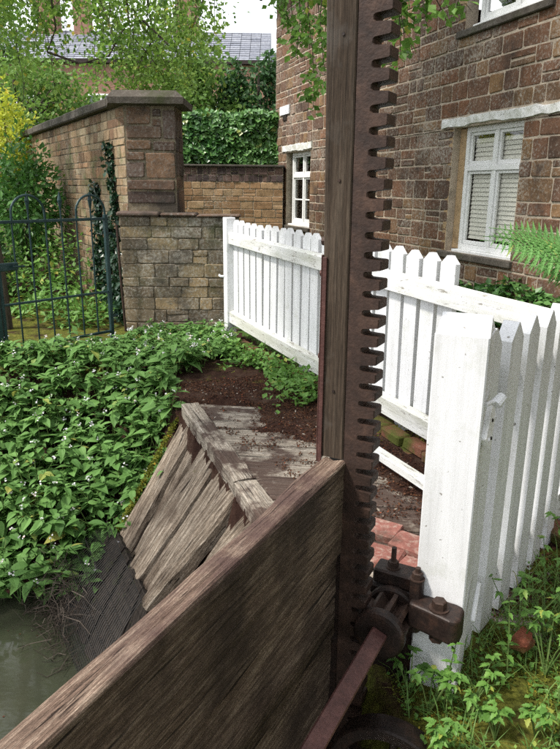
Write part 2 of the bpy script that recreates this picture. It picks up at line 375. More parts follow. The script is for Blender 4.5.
# leaves -------------------------------------------------------------
def leaf_shape(L, w, droop=.25, fold=.18, n=4, teeth=0.0):
    """pointed leaf along +X, base at the origin, folded along its midrib"""
    vs = [(0,0,0)]; fs = []
    for i in range(1, n):
        t = i/n; ww = w*math.sin(math.pi*t**.75)*(1-.15*t)*(1-teeth*(i%2))
        z = -droop*L*t*t
        vs += [(L*t, -ww/2, z+fold*ww), (L*t, 0, z), (L*t, ww/2, z+fold*ww)]
    vs.append((L, 0, -droop*L)); e = len(vs)-1
    fs += [(0,1,2), (0,2,3)]
    for i in range(n-2):
        a = 1+3*i; fs += [(a, a+3, a+4, a+1), (a+1, a+4, a+5, a+2)]
    a = 1+3*(n-2); fs += [(a, e, a+1), (a+1, e, a+2)]
    return vs, fs
def put_leaf(mb, shape, M):
    mb.add([M @ Vector(p) for p in shape[0]], shape[1])
def quad_leaf(mb, p, d, up, L, w):                # two-triangle folded leaf
    d = d.normalized(); sd = d.cross(up)
    sd = sd.normalized() if sd.length > 1e-5 else d.orthogonal().normalized()
    u2 = sd.cross(d)
    mb.add([p, p+d*L*.45+sd*w/2+u2*w*.12, p+d*L, p+d*L*.45-sd*w/2+u2*w*.12], [(0,1,2), (0,2,3)])
def rv(r, s=1.0): 
    while True:
        v = Vector((r.uniform(-1,1), r.uniform(-1,1), r.uniform(-1,1)))
        if .05 < v.length < 1: return v.normalized()*s
def leaf_mesh(name, mat, L, w, droop=.25, fold=.18, n=4, teeth=0.0):
    s = leaf_shape(L, w, droop, fold, n, teeth); me = bpy.data.meshes.new(name); me.from_pydata(s[0], [], s[1])
    me.materials.append(MT[mat]); return me
def leaf_frame(p, yaw, tilt, roll=0, sc=1.0):
    return Matrix.Translation(p) @ Matrix.Rotation(yaw, 4, 'Z') @ Matrix.Rotation(-tilt, 4, 'Y') @ Matrix.Rotation(roll, 4, 'X') @ Matrix.Scale(sc, 4)

# ------------------------------------------------------------------ terrain
E1 = Vector((-.672, 4.369)); ED = Vector((.348, -.937)); EP = Vector((.937, .348))      # deck edge: origin, along, to its right
def st(x, y): d = Vector((x, y))-E1; return d.dot(EP), d.dot(ED)
FA = Vector((-.54, 6.6)); FD = Vector((.4129, -.9108)); FN = Vector((-.9108, -.4129))     # far fence: origin, along, towards the deck
def nz2(x, y, f=1.0, k=0.0): return mnoise.noise(Vector((x*f+k, y*f-k, k*.7)))
def sstep(a, b, x):
    t = min(1, max(0, (x-a)/(b-a))); return t*t*(3-2*t)
WATER = -1.08
def height(x, y):
    s, t = st(x, y)
    d2 = 5.38-y+.12*nz2(x, y, 1.1, 3)
    if s < 0 and d2 > 0:
        fr = min(-s/.62, d2/1.95); h = -1.28*min(fr, 1.25)+.03*nz2(x, y, 4)*min(1, fr*3)
        if -.12 < t < 2.6 and -s/.62 < d2/1.95: h -= .3*sstep(.0, .12, -s)*sstep(0, .25, d2/1.95+s/.62)
    elif t < -.15 or t > 2.5: h = .012*nz2(x, y, 3, 1)
    else:
        s0 = .26+.16*sstep(0, 1.6, t)+.26*nz2(x, y, 2.6, 9)+.12*nz2(x, y, 7, 4)
        h = -.06+.08*sstep(s0, s0+.34, s)+.016*nz2(x, y, 8, 2)
    if y > 7 and x < -1.6: h += .04*min(y-7, 8)+.05*nz2(x, y, .8, 5)
    return h
def spaced(lo, a, b, hi, st_):
    out = []; x = a
    while x < b: out.append(x); x += st_
    out.append(b); d = st_; x = b
    while x < hi: d *= 1.45; x += d; out.append(x)
    d = st_; x = a; pre = []
    while x > lo: d *= 1.45; x -= d; pre.append(x)
    return pre[::-1]+out
gx = spaced(-600, -2.7, 2.3, 600, .055); gy = spaced(-600, .5, 7.2, 900, .055)
gv = []; gmoss = []; ggrass = []
for y in gy:
    for x in gx:
        gv.append((x, y, height(x, y)))
        s, t = st(x, y); fd = (Vector((x, y))-FA).dot(FN)
        g = 1.0 if fd < -.18 else (.55 if y > 7 else .05)
        if s < -.05: g = .35
        if y > 5.6 and y < 9 and x < -1.4: g = .3
        mo = .18
        if x > .25 and y < 2.5 and fd > 0: mo = .62
        if y > 4.9 and x > -1.2 and fd > 0: mo = .42
        if 5.3 < y < 9 and x < -1.3: mo = .6
        gmoss.append(mo); ggrass.append(g)
gw = len(gx)
me = bpy.data.meshes.new('ground')
me.from_pydata(gv, [], [(j*gw+i, j*gw+i+1, (j+1)*gw+i+1, (j+1)*gw+i) for j in range(len(gy)-1) for i in range(gw-1)])
for nm, arr in (('moss', gmoss), ('grass', ggrass)):
    a = me.attributes.new(nm, 'FLOAT', 'POINT'); a.data.foreach_set('value', arr)
me.materials.append(MT['earth']); me.polygons.foreach_set('use_smooth', [True]*len(me.polygons))
link('ground', me, Matrix(), None, 'structure')
mb = MB(); mb.add([(-30,-12,WATER), (3,-12,WATER), (3,5.6,WATER), (-30,5.6,WATER)], [(0,1,2,3)])
mb.build('stream_water', 'water', kind='structure', fix=False)

# ------------------------------------------------------------------ walls made of stones
def cells(L0, L1, z0, z1, ch, cw, openings=(), r=rnd, minw=.07):
    """courses of stones between z0 and z1, cut round the openings (s0, s1, za, zb)"""
    keys = sorted(set([z0, z1]+[k for o in openings for k in o[2:4] if z0 < k < z1])); out = []
    rows = []
    for a, b in zip(keys, keys[1:]):
        n = max(1, round((b-a)/ch)); hs = [r.uniform(.65, 1.4) for _ in range(n)]; t = sum(hs); z = a
        for h in hs: rows.append((z, z+h/t*(b-a))); z += h/t*(b-a)
    for a, b in rows:
        mid = (a+b)/2; iv = [(L0, L1)]
        for o in openings:
            if o[2] < mid < o[3]:
                iv = [q for p in iv for q in ((p[0], min(p[1], o[0])), (max(p[0], o[1]), p[1])) if q[1]-q[0] > .02]
        for p in iv:
            x = p[0]
            while x < p[1]-.001:
                w = cw*r.uniform(.55, 1.5)
                if p[1]-x-w < cw*.45: w = p[1]-x
                if r.random() < .12 and b-a > .13:          # two small stones in one course
                    m_ = a+(b-a)*r.uniform(.4, .6); out += [(x, x+w, a, m_), (x, x+w, m_, b)]
                else: out.append((x, x+w, a, b))
                x += w
    return out
def stone_geo(c, gap, proud, wob, r, P):
    """one dressed stone: eight-cornered irregular outline, arrised edge, slightly tilted face"""
    s0, s1, a, b = c; g = gap/2; w_, h_ = s1-s0-gap, b-a-gap; k = min(.006, w_*.12, h_*.12); e = min(w_, h_)
    j = lambda: r.uniform(-wob, wob)
    q = []
    for (x, z), (dx, dz) in (((s0+g, a+g), (1, 1)), ((s1-g, a+g), (-1, 1)), ((s1-g, b-g), (-1, -1)), ((s0+g, b-g), (1, -1))):
        c1, c2 = e*r.uniform(.02, .15), e*r.uniform(.02, .15); p1 = (x+j()*.6, z+dz*c1+j()*.5); p2 = (x+dx*c2+j()*.5, z+j()*.6)
        q += [p1, p2] if dx*dz > 0 else [p2, p1]
    cx_, cz_ = (s0+s1)/2, (a+b)/2; pr = proud*r.uniform(.4, 1.6); tx, tz = r.uniform(-.5, .5)*proud, r.uniform(-.5, .5)*proud
    ins = [(x+(cx_-x)*k*2/max(w_, .02), z+(cz_-z)*k*2/max(h_, .02)) for x, z in q]
    vs = [P(x, z, -.02) for x, z in q]+[P(x, z, pr*.35) for x, z in q]
    vs += [P(x, z, max(.002, pr+tx*(x-cx_)/w_*2+tz*(z-cz_)/h_*2+r.uniform(-.0015, .0015))) for x, z in ins]
    fs = [(i, (i+1)%8, 8+(i+1)%8, 8+i) for i in range(8)]+[(8+i, 8+(i+1)%8, 16+(i+1)%8, 16+i) for i in range(8)]+[tuple(range(16, 24))]
    return vs, fs
def in_view(p, mg=40):
    q = proj(p); return q is not None and -mg < q[0] < 560+mg and -mg < q[1] < 749+mg
def lay(parent, cs, P, mat, name='stone', gap=.014, proud=.008, wob=.004, limit=300, seed=1, size=8.0):
    r = random.Random(seed); big = []; rest = MB()
    for c in cs:
        m_ = P((c[0]+c[1])/2, (c[2]+c[3])/2, 0); a = proj(P(c[0], c[2], 0)); b = proj(P(c[1], c[3], 0)); g = stone_geo(c, gap, proud, wob, r, P)
        area = abs(a[0]-b[0])*abs(a[1]-b[1]) if a and b and in_view(m_, 0) else 0
        big.append((area, g))
    big.sort(key=lambda t: -t[0])
    for i, (ar, g) in enumerate(big):
        if i < limit and ar > size*size*.35:
            k = MB(); k.add(*g); k.build(name, mat, parent)
        else: rest.add(*g)
    rest.build(name+'work', mat, parent, kind='stuff')
def wall_face(O, d, nrm):                         # point on a vertical face: s along d, z up, k out
    O = Vector(O); d = Vector(d); nrm = Vector(nrm)
    return lambda s, z, k: Vector((O.x+d.x*s+nrm.x*k, O.y+d.y*s+nrm.y*k, z))
def face_backing(mb, P, L0, L1, z0, z1, th, openings=()):
    """solid wall behind the stones with real openings"""
    xs = sorted(set([L0, L1]+[k for o in openings for k in o[:2]])); zs = sorted(set([z0, z1]+[k for o in openings for k in o[2:]]))
    for a, b in zip(xs, xs[1:]):
        for c, d in zip(zs, zs[1:]):
            if any(o[0] <= a and b <= o[1] and o[2] <= c and d <= o[3] for o in openings): continue
            vs = [P(x, z, k) for x in (a, b) for z in (c, d) for k in (-th, 0)]
            mb.add(vs, [(0,1,3,2),(4,6,7,5),(0,4,5,1),(2,3,7,6),(0,2,6,4),(1,5,7,3)])

# ---- the house
AZH = R(-19.2); HD = Vector((math.sin(AZH), math.cos(AZH), 0)); HN = Vector((-HD.y, HD.x, 0))   # along the facade to the far corner; outwards
HO = Vector((2.092, 6.8, 0)); PH = wall_face(HO, HD, HN)
house = empty('stone_house', HO, 'brown ironstone cottage wall with white casement windows behind the white fence', 'house')
OPEN = [(-.42, .72, .84, 2.14), (4.92, 6.12, .84, 2.12), (-.62, .66, 3.08, 4.3), (-6.2, -5.0, .84, 2.14), (-6.2, -5.0, 3.18, 4.3)]
TOPZ = 4.95; HL0, HL1 = -9.6, 6.75
mb = MB(); face_backing(mb, PH, HL0, HL1, -.2, TOPZ, .14, OPEN)
hw = mb.build('wall', 'mortar', house)
hcs = cells(HL0, HL1, -.05, TOPZ, .16, .25, OPEN+[(-.98, .93, 2.14, 2.25), (4.82, 6.22, 2.12, 2.25)], random.Random(3))
lay(house, hcs, PH, 'ironstone', 'stone', .018, .008, .008, 300, 5)
# gable return at the far corner and the back of the house
mb = MB()
PG = wall_face(PH(HL1, 0, 0), -HN, HD)
def PB(s, z, k): return PH(s, z, -5.0-k)
face_backing(mb, PG, .14, 5.0, -.2, TOPZ, .14); face_backing(mb, PB, HL0, HL1-.14, -.2, TOPZ, .14)
PG2 = wall_face(PH(HL0, 0, 0), -HN, -HD); face_backing(mb, PG2, .14, 5.0, -.2, TOPZ, .14)
mb.build('side_wall', 'ironstone', house)
lay(house, cells(0, 4.9, 0, TOPZ, .19, .34, (), random.Random(8)), PG, 'ironstone', 'gable_stone', .016, .008, .005, 0, 6)
# roof with slates
mb = MB(); top = TOPZ+2.4
rr = random.Random(4)
for side in (0, 1):
    for i in range(12):
        for j in range(60):
            a = HL0+(HL1-HL0+.25)*j/60; b = HL0+(HL1-HL0+.25)*(j+1)/60
            f0, f1 = i/12, (i+1.25)/12
            o0, o1 = .28-f0*2.78, .28-f1*2.78; z0, z1 = TOPZ+.0+f0*2.4, TOPZ+f1*2.4
            if side: o0, o1 = -5-o0, -5-o1
            lift = .03+rr.uniform(0, .008)
            vs = [PH(a+.004, z0+lift, o0), PH(b-.004, z0+lift, o0), PH(b-.004, z1-.004, o1), PH(a+.004, z1-.004, o1)]
            vs += [p-Vector((0,0,.012)) for p in vs]
            mb.add(vs, [(0,1,2,3), (7,6,5,4), (0,4,5,1), (1,5,6,2), (3,2,6,7), (0,3,7,4)])
roof = mb.build('roof', 'slate', house, kind='stuff')
mb = MB()
for z0, o0, w, h in ((TOPZ-.03, .22, .1, .05),):
    mb.add([PH(s, z, o) for s in (HL0, HL1+.28) for z in (z0-.12, z0) for o in (o0-.02, o0+.02)], [(0,1,3,2),(4,6,7,5),(0,4,5,1),(2,3,7,6),(0,2,6,4),(1,5,7,3)])
    mb.add([PH(s, z, o) for s in (HL0, HL1+.27) for z in (z0-.025, z0-.005) for o in (.0, o0-.021)], [(0,1,3,2),(4,6,7,5),(0,4,5,1),(2,3,7,6),(0,2,6,4),(1,5,7,3)])
mb.build('fascia', 'wood_stem', house)
mb = MB(); mb.tube([PH(HL0, TOPZ-.04, .3), PH(HL1+.3, TOPZ-.04, .3)], .055, 10); mb.build('gutter', 'cast_iron', house)
def box_h(mb, s0, s1, z0, z1, k0, k1, P=PH, ch=.004):
    o = P(s0, z0, k0); dx = (P(s1, z0, k0)-o); dy = P(s0, z0, k1)-o
    M = Matrix((dx.normalized(), dy.normalized(), Vector((0,0,1)))).transposed().to_4x4(); M.translation = o+dx/2+dy/2+Vector((0,0,(z1-z0)/2))
    mb.box((0,0,0), (dx.length, dy.length, z1-z0), M, ch)
def casement(op, bars, blinds, jamb_far):
    s0, s1, z0, z1 = op; k = -.115; a, b = s0, s1-(.12 if jamb_far else .1)
    fr = MB(); w = .055
    box_h(fr, a, a+w, z0+.03, z1, k-.03, k+.03); box_h(fr, b-w, b, z0+.03, z1, k-.03, k+.03)
    box_h(fr, a+w, b-w, z1-w, z1, k-.03, k+.03); box_h(fr, a+w, b-w, z0+.03, z0+.03+w, k-.03, k+.03)
    m_ = (a+b)/2; tz = z0+(z1-z0)*.68
    box_h(fr, m_-.03, m_+.03, z0+.03+w, tz-.028, k-.03, k+.028); box_h(fr, m_-.03, m_+.03, tz+.028, z1-w, k-.03, k+.028)
    box_h(fr, a+w, b-w, tz-.028, tz+.028, k-.03, k+.033)
    win = fr.build('window', 'white_frame', house)
    for sa, sb in ((a+w, m_-.03), (m_+.03, b-w)):
        for za, zb in ((z0+.03+w, tz-.028), (tz+.028, z1-w)):
            c = MB(); q = .032
            box_h(c, sa+.002, sa+q, za+.002, zb-.002, k-.022, k+.012); box_h(c, sb-q, sb-.002, za+.002, zb-.002, k-.022, k+.012)
            box_h(c, sa+q, sb-q, za+.002, za+q+.012, k-.022, k+.012); box_h(c, sa+q, sb-q, zb-q, zb-.002, k-.022, k+.012)
            if bars and zb-za > .5: box_h(c, sa+q, sb-q, (za+zb)/2-.012, (za+zb)/2+.012, k-.018, k+.009)
            c.build('sash', 'white_frame', win)
            g = MB(); box_h(g, sa+q, sb-q, za+q+.012, zb-q, k-.012, k-.008, ch=0); g.build('pane', 'glass' , win)
    if blinds:
        # slatted blind hanging in the room just behind the panes
        bl = MB(); n = int((z1-z0)/.045)
        for sa, sb in ((a+w+.03, m_-.03), (m_+.03, b-w-.03)):
            for i in range(n):
                zz = z0+.15+i*.045
                if zz > z1-.12 or abs(zz-tz) < .07: continue
                p0 = PH(sa, zz, k-.034); p1 = PH(sb, zz, k-.034)
                bl.add([p0, p1, p1+Vector((0,0,.043))-HN*.012, p0+Vector((0,0,.043))-HN*.012], [(0,1,2,3)])
        bl.build('blind', 'blind', house, fix=False, kind='stuff')
    s = MB(); box_h(s, a-.005, b+.005, z0, z0+.03, -.14, -.005); s.build('sill', 'white_frame', win)
    t = MB(); box_h(t, s0-.05, s1+.1, z0-.07, z0-.002, -.1, .05, ch=.008); t.build('stone_sill', 'coping', house)
    # dark panel close behind the panes, its colour standing in for the unlit room
    d = MB(); box_h(d, s0-.1, s1+.1, z0-.1, z1+.1, -.6, -.55, ch=0); d.build('dark_panel', 'cast_iron', house)
    return win
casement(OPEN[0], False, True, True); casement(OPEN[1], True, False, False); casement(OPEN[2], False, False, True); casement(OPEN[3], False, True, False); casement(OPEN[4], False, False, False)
t = MB(); box_h(t, .726, .80, .84, 2.14, -.13, .004, ch=.006); box_h(t, .605, .72, .87, 2.135, -.138, -.085, ch=.004); t.build('window_jamb', 'jamb', house)
t = MB(); box_h(t, .665, .80, 3.08, 4.3, -.13, .004, ch=.006); t.build('window_jamb', 'jamb', house)
def rough_lintel(s0, s1, z0, z1, seed):
    r = random.Random(seed); t = MB(); n = 18; vs = []
    for i in range(n+1):
        s = s0+(s1-s0)*i/n; a = z0+r.uniform(-.012, .014); b = z1+r.uniform(-.016, .01)
        vs += [PH(s, a, .0), PH(s, a+.005, .028+r.uniform(-.004, .006)), PH(s, b-.012, .03+r.uniform(-.004, .006)), PH(s, b, .0)]
    fs = [(i*4+j, i*4+j+1, (i+1)*4+j+1, (i+1)*4+j) for i in range(n) for j in range(3)]+[(0,1,2,3), (n*4+3, n*4+2, n*4+1, n*4)]
    t.add(vs, fs); t.build('lintel', 'white_rail', house)
rough_lintel(-.98, .93, 2.15, 2.245, 1); rough_lintel(4.84, 6.3, 2.13, 2.25, 2)
mb = MB(); box_h(mb, 5.95, 6.45, 2.78, 2.93, .004, .03, ch=.003)
sg = mb.build('wall_sign', 'sign_white'); tag(sg, 'small white plate fixed high on the far end of the stone house wall', 'sign')
k = MB(); box_h(k, 6.1, 6.3, 2.68, 2.78, .004, .022, ch=.003); k.build('bracket', 'cast_iron', sg)

# ---- long garden wall with its stone pier
wl = empty('garden_wall', (-1.62, 7.08, 0), 'tall brick garden wall ending in a dark stone pier, with a flat stone coping', 'wall')
WD = Vector((-.5, .866, 0)); WN = Vector((-.866, -.5, 0))
PW = wall_face((-1.62, 7.08, 0), WD, WN); WL = 6.3
PP = wall_face((-1.62, 7.08, 0), (1, 0, 0), (0, -1, 0))
def wz(s): return 2.29
# a tiny kink of 1 cm keeps the pier's face and the wall's face apart
mb = MB(); face_backing(mb, PW, .0, WL, -.2, 2.29, .34); mb.build('wall_core', 'mortar_grey', wl)
mb = MB(); mb.box((-1.36, 7.345, 1.075), (.515, .525, 2.43)); mb.build('pier_core', 'mortar_grey', wl)
lay(wl, cells(0, WL, .1, 2.285, .098, .21, (), random.Random(12)), PW, 'wall_brick', 'brick', .01, .006, .004, 300, 13, 5)
def px2(x, y, Y=7.08): 
    o = CM.translation; d = CM.to_3x3() @ Vector(((x-280)/F, -(y-374.5)/F, -1)); return o+d*((Y-o.y)/d.y)
pier = [(105,108,200,178),(208,115,243,148),(208,154,243,186),(252,120,301,238),(105,184,246,234),(105,240,206,280),(212,244,301,284),(105,286,178,322),(105,328,178,390),(185,290,301,394),(105,399,301,440),(105,446,301,494)]
cs = []
for a, b, c, d in pier:
    p = px2(100+a/4, 80+d/4); q = px2(100+c/4, 80+b/4); cs.append((max(0, p.x+1.62), q.x+1.62, p.z, q.z))
lay(wl, cs, PP, 'pillar_stone', 'pier_stone', .012, .012, .005, 300, 14)
PS = wall_face((-1.105, 7.08, 0), (0, 1, 0), (1, 0, 0))
lay(wl, cells(0, .5, 1.2, 2.28, .2, .28, (), random.Random(15)), PS, 'pillar_stone', 'pier_stone', .012, .008, .005, 300, 16)
# coping: slabs along the wall, one over the pier
rc = random.Random(2); s = .3
while s < WL:
    e = min(WL+.05, s+rc.uniform(.55, .8)); k = MB(); box_h(k, s+.006, e-.004, 2.29+rc.uniform(0, .008), 2.395+rc.uniform(-.006, .008), -.42, .09, PW, .014)
    k.build('coping_slab', 'coping', wl); s = e
k = MB(); vs = []
for z, g in ((2.292, .02), (2.30, .085), (2.36, .09), (2.43, .02)):
    vs += [(-1.70-g*.6, 7.06-g, z), (-1.10+g*1.2, 7.06-g, z), (-1.10+g*1.2, 7.6+g, z), (-1.62-g*.9-.26, 7.6+g, z)]
k.add(vs, [(3,2,1,0), (12,13,14,15)]+[(i*4+j, i*4+(j+1)%4, i*4+4+(j+1)%4, i*4+4+j) for i in range(3) for j in range(4)])
k.build('pier_cap', 'coping', wl)

# ---- low rubble wall in front of the pier
lw = empty('low_wall', (-1.05, 6.94, 0), 'low lichened rubble stone wall between the iron gate and the white fence', 'wall')
LO = Vector((-1.68, 6.93, 0)); LD = Vector((1.235, .03, 0)).normalized(); LN = Vector((LD.y, -LD.x, 0)); PL = wall_face(LO, LD, LN)
mb = MB(); face_backing(mb, PL, 0, 1.235, -.2, 1.2, .13); mb.box((-1.05, 7.3, .55), (1.05, .42, 1.28)); mb.build('wall_core', 'mortar_grey', lw)
lay(lw, cells(0, 1.235, 0, 1.2, .12, .23, (), random.Random(21)), PL, 'rubble', 'stone', .006, .009, .011, 300, 22)
PLs = wall_face(LO+Vector((0, .14, 0)), Vector((0,-1,0)), Vector((-1,0,0)))
lay(lw, cells(.0, .14, 0, 1.2, .16, .2, (), random.Random(23)), PLs, 'rubble', 'stone', .018, .014, .006, 300, 24)
rc = random.Random(6); s = -.03
for e in (.42, .8, 1.26):
    k = MB(); box_h(k, s, e-.008, 1.2+rc.uniform(0,.006), 1.265-.03*e, -.3, .045, PL, .016); k.build('coping_slab', 'pillar_stone', lw); s = e

# ---- far brick wall with dark capping
fw = empty('boundary_wall', (-1, 12.5, 0), 'sunlit tan brick wall with dark capping under the ivy hedge', 'wall')
PF = wall_face((-2.6, 12.5, 0), (1, 0, 0), (0, -1, 0))
mb = MB(); face_backing(mb, PF, 0, 2.62, -.2, 1.86, .3); mb.build('wall_core', 'mortar', fw)
lay(fw, cells(0, 2.62, 0, 1.6, .115, .25, (), random.Random(31)), PF, 'tan_brick', 'brick', .012, .007, .004, 170, 32, 4)
lay(fw, cells(0, 2.62, 1.602, 1.86, .13, .12, (), random.Random(33)), PF, 'dark_brick', 'capping_brick', .01, .014, .003, 60, 34, 4)
mb = MB(); mb.box((-1.29, 12.63, 1.885), (2.66, .36, .04), None, .01); mb.build('coping', 'coping', fw)

# ---- house far behind the trees
fh = empty('far_house', (-6, 34, 0), 'distant red brick house with a grey slate roof and chimneys behind the birch', 'house')
def px3(x, y, Y): return px2(x, y, Y)
mb = MB(); mb.box((-7.5, 34.5, 3.3), (13.5, 5, 7.0)); mb.build('wall', 'far_brick', fh)
mb = MB(); mb.box((.2, 35.5, 3.1), (4.4, 4, 6.6)); mb.build('side_wing_wall', 'far_brick', fh)
def slate_roof(x0, x1, y0, z0, run, rise):
    t = MB(); r = random.Random(5); nr = 14; nc = int((x1-x0)/.45)
    for i in range(nr):
        for j in range(nc):
            a = x0+(x1-x0)*j/nc; b = x0+(x1-x0)*(j+1)/nc; f0, f1 = i/nr, (i+1.2)/nr; l = .05+r.uniform(0, .012)
            vs = [(a+.01, y0+run*f0, z0+rise*f0+l), (b-.01, y0+run*f0, z0+rise*f0+l), (b-.01, y0+run*f1, z0+rise*f1), (a+.01, y0+run*f1, z0+rise*f1)]
            vs += [(p[0], p[1], p[2]-.03) for p in vs]
            t.add(vs, [(0,1,2,3), (7,6,5,4), (0,4,5,1), (1,5,6,2), (0,3,7,4)])
    t.add([(x0, y0+run+.05, z0+rise), (x1, y0+run+.05, z0+rise), (x1, y0+2*run, z0), (x0, y0+2*run, z0), (x0, y0+.1, z0), (x1, y0+.1, z0)], [(0,1,2,3), (0,3,4), (1,5,2)])
    return t
slate_roof(-14.5, -.6, 31.8, 6.95, 2.7, 1.7).build('roof', 'slate', fh, kind='stuff')
slate_roof(-.9, 2.6, 33.3, 6.3, 2.2, 1.7).build('wing_roof', 'slate', fh, kind='stuff')
mb = MB(); mb.box((-7.5, 31.82, 6.9), (14, .1, .16)); mb.build('gutter', 'cast_iron', fh)
for x, w, zt in ((-4.6, 1.0, 10.9), (-11.2, .9, 10.8), (-9.6, .7, 10.2)):
    k = MB(); k.box((x, 34.5, zt-1.2), (w, .8, 2.6)); k.box((x, 34.5, zt+.14), (w+.14, .94, .1)); c_ = k.build('chimney', 'far_brick', fh)
    for q in (-.22, .22):
        k = MB(); k.tube([(x+q, 34.5, zt+.19), (x+q, 34.5, zt+.6)], [.13, .1], 10); k.build('chimney_pot', 'red_brick', c_)
for x, z, w, h in ((-8.3, 4.7, 1.3, 1.7), (-2.5, 4.3, 1.3, 1.9), (-11.6, 4.7, 1.2, 1.6), (-5.6, 4.7, 1.2, 1.6), (-8.3, 1.6, 1.3, 1.7), (-2.5, 1.6, 1.3, 1.7)):
    y = 31.97
    k = MB(); b_ = .09
    k.box((x-w/2+b_/2, y, z), (b_, .1, h)); k.box((x+w/2-b_/2, y, z), (b_, .1, h)); k.box((x, y, z+h/2-b_/2), (w-2*b_, .1, b_)); k.box((x, y, z-h/2+b_/2), (w-2*b_, .1, b_)); k.box((x, y, z), (.06, .08, h-2*b_)); k.box((x-w/4, y, z), (w/2-b_-.03, .07, .05)); k.box((x+w/4, y, z), (w/2-b_-.03, .07, .05))
    wi = k.build('window', 'white_frame', fh)
    for q in (-1, 1):
        g = MB(); g.box((x+q*(w-2*b_+.06)/4, y+.012, z), ((w-2*b_-.06)/2, .03, h-2*b_)); g.build('pane', 'far_glass', wi)

# ------------------------------------------------------------------ timber deck and sloping planks
def slab(name, mat, A0, A1, B0, B1, N, T, parent, seed, nu=24, nw=9, amp=.006, edge=.006, groove=3.0, endj=.004):
    """weathered board from edge A0-A1 to edge B0-B1: ridged top, ragged edges, thickness T"""
    A0, A1, B0, B1 = map(Vector, (A0, A1, B0, B1)); N = Vector(N).normalized(); r = random.Random(seed); k = seed*7.31
    M = frame((A0+A1+B0+B1)/4, (B0+B1)-(A0+A1), N); MI = M.inverted(); top = []
    for i in range(nu+1):
        for j in range(nw+1):
            u = i/nu; w = j/nw
            e0 = endj*mnoise.noise(Vector((w*3, k, 1))); uu = u+(e0 if i in (0, nu) else 0)
            a = A0.lerp(A1, w); b = B0.lerp(B1, w); p = a.lerp(b, uu); ln = (b-a).length; wd = (A1-A0).length
            if j in (0, nw): p += (A1-A0).normalized()*edge*mnoise.noise(Vector((u*ln*9, k, w*9)))
            d = amp*(mnoise.noise(Vector((w*wd*28*groove/3, u*ln*1.6, k)))+.5*mnoise.noise(Vector((w*wd*70, u*ln*4, k+5))))
            if j in (0, nw): d -= amp*.7
            if i in (0, nu): d -= amp*.4
            top.append(MI @ (p+N*d))
    W = nw+1; per = [j for j in range(W)]+[i*W+nw for i in range(1, nu+1)]+[nu*W+j for j in range(nw-1, -1, -1)]+[i*W for i in range(nu-1, 0, -1)]
    n0 = len(top); low = [top[q]-Vector((0, 0, T+.0)) for q in per]
    fs = [(i*W+j, (i+1)*W+j, (i+1)*W+j+1, i*W+j+1) for i in range(nu) for j in range(nw)]
    fs += [(per[q], per[(q+1)%len(per)], n0+(q+1)%len(per), n0+q) for q in range(len(per))]
    mb = MB(); mb.add(top+low, fs); mb.add(low, [tuple(range(len(low)))])
    return mb.build(name, mat, parent, M)
def E3(t, s=0, z=0): p = E1+ED*t+EP*s; return Vector((p.x, p.y, z))
deck = empty('timber_deck', E3(1.2, .3), 'weathered grey timber deck half buried in dark leaf litter beside the sluice', 'deck')
rd = random.Random(11); t = -.04; i = 0
for w in (.5, .27, .3, .2, .31, .24, .3, .28, .26):
    j0, j1 = rd.uniform(-.02, .02), rd.uniform(-.02, .02); z = rd.uniform(-.008, .006)
    slab('deck_board', 'wood_deck', E3(t+.006, .108, z), E3(t+w-.006, .108, z+rd.uniform(-.006,.006)), E3(t+.446, .95, z), E3(t+w+.434, .95, z), (0,0,1), .075, deck, 40+i, 34, 10, .006, .006, 3, .006)
    t += w; i += 1
for t0_, t1_, q_ in ((-.05, .72, .0), (.726, 1.3, .006), (1.306, 2.55, -.003)): slab('edge_beam', 'wood_deck', E3(t0_, .102, .012+q_), E3(t0_, -.02, .010+q_), E3(t1_, .1, .012+q_), E3(t1_, -.018, .008+q_), (0,0,1), .085, deck, int(200+t0_*10), 40, 6, .005, .008, 3, .006)
mb = MB(); mb.box((0,0,0), (2.55, .09, .13), frame(E3(1.3, .09, -.15), Vector((ED.x, ED.y, 0)), (0,0,1)), .01); mb.build('bearer', 'wood_grey', deck, None)

rev = empty('plank_revetment', E3(.9, -.3, -.5), 'steep row of cracked weathered planks sloping from the deck edge to the water', 'revetment')
def Rt(t): return E3(t, .01, -.1)
def Rb(t): p = Vector((-1.035, 3.832, -.75))+Vector((.275, -.58, 0))*t; return p
NRM = (Rt(1)-Rt(0)).cross(Rb(.7)-Rt(.7)).normalized()
if NRM.z < 0: NRM = -NRM
for i, (a, b, off, T) in enumerate(((-.1,.2,.0,.06),(.225,.36,-.05,.05),(.385,.52,-.07,.05),(.545,.86,.035,.07),(.885,1.10,.015,.06),(1.13,1.30,.05,.07),(1.335,1.45,-.05,.05),(1.48,1.75,.03,.06),(1.78,2.1,.01,.05))):
    tops = [Rt(a)+NRM*(off*.6), Rt(b)+NRM*(off*.6+rd.uniform(-.01,.01))]
    bots = [Rb(a)+NRM*off, Rb(b)+NRM*(off+rd.uniform(-.015,.015))]
    ext = rd.uniform(-.02, .06)
    bots = [p+(p-q)*ext for p, q in zip(bots, tops)]
    slab('plank', 'wood_grey', tops[0], tops[1], bots[0], bots[1], NRM, T, rev, 60+i, 44, 16, .022, .014, 2.6, .01)

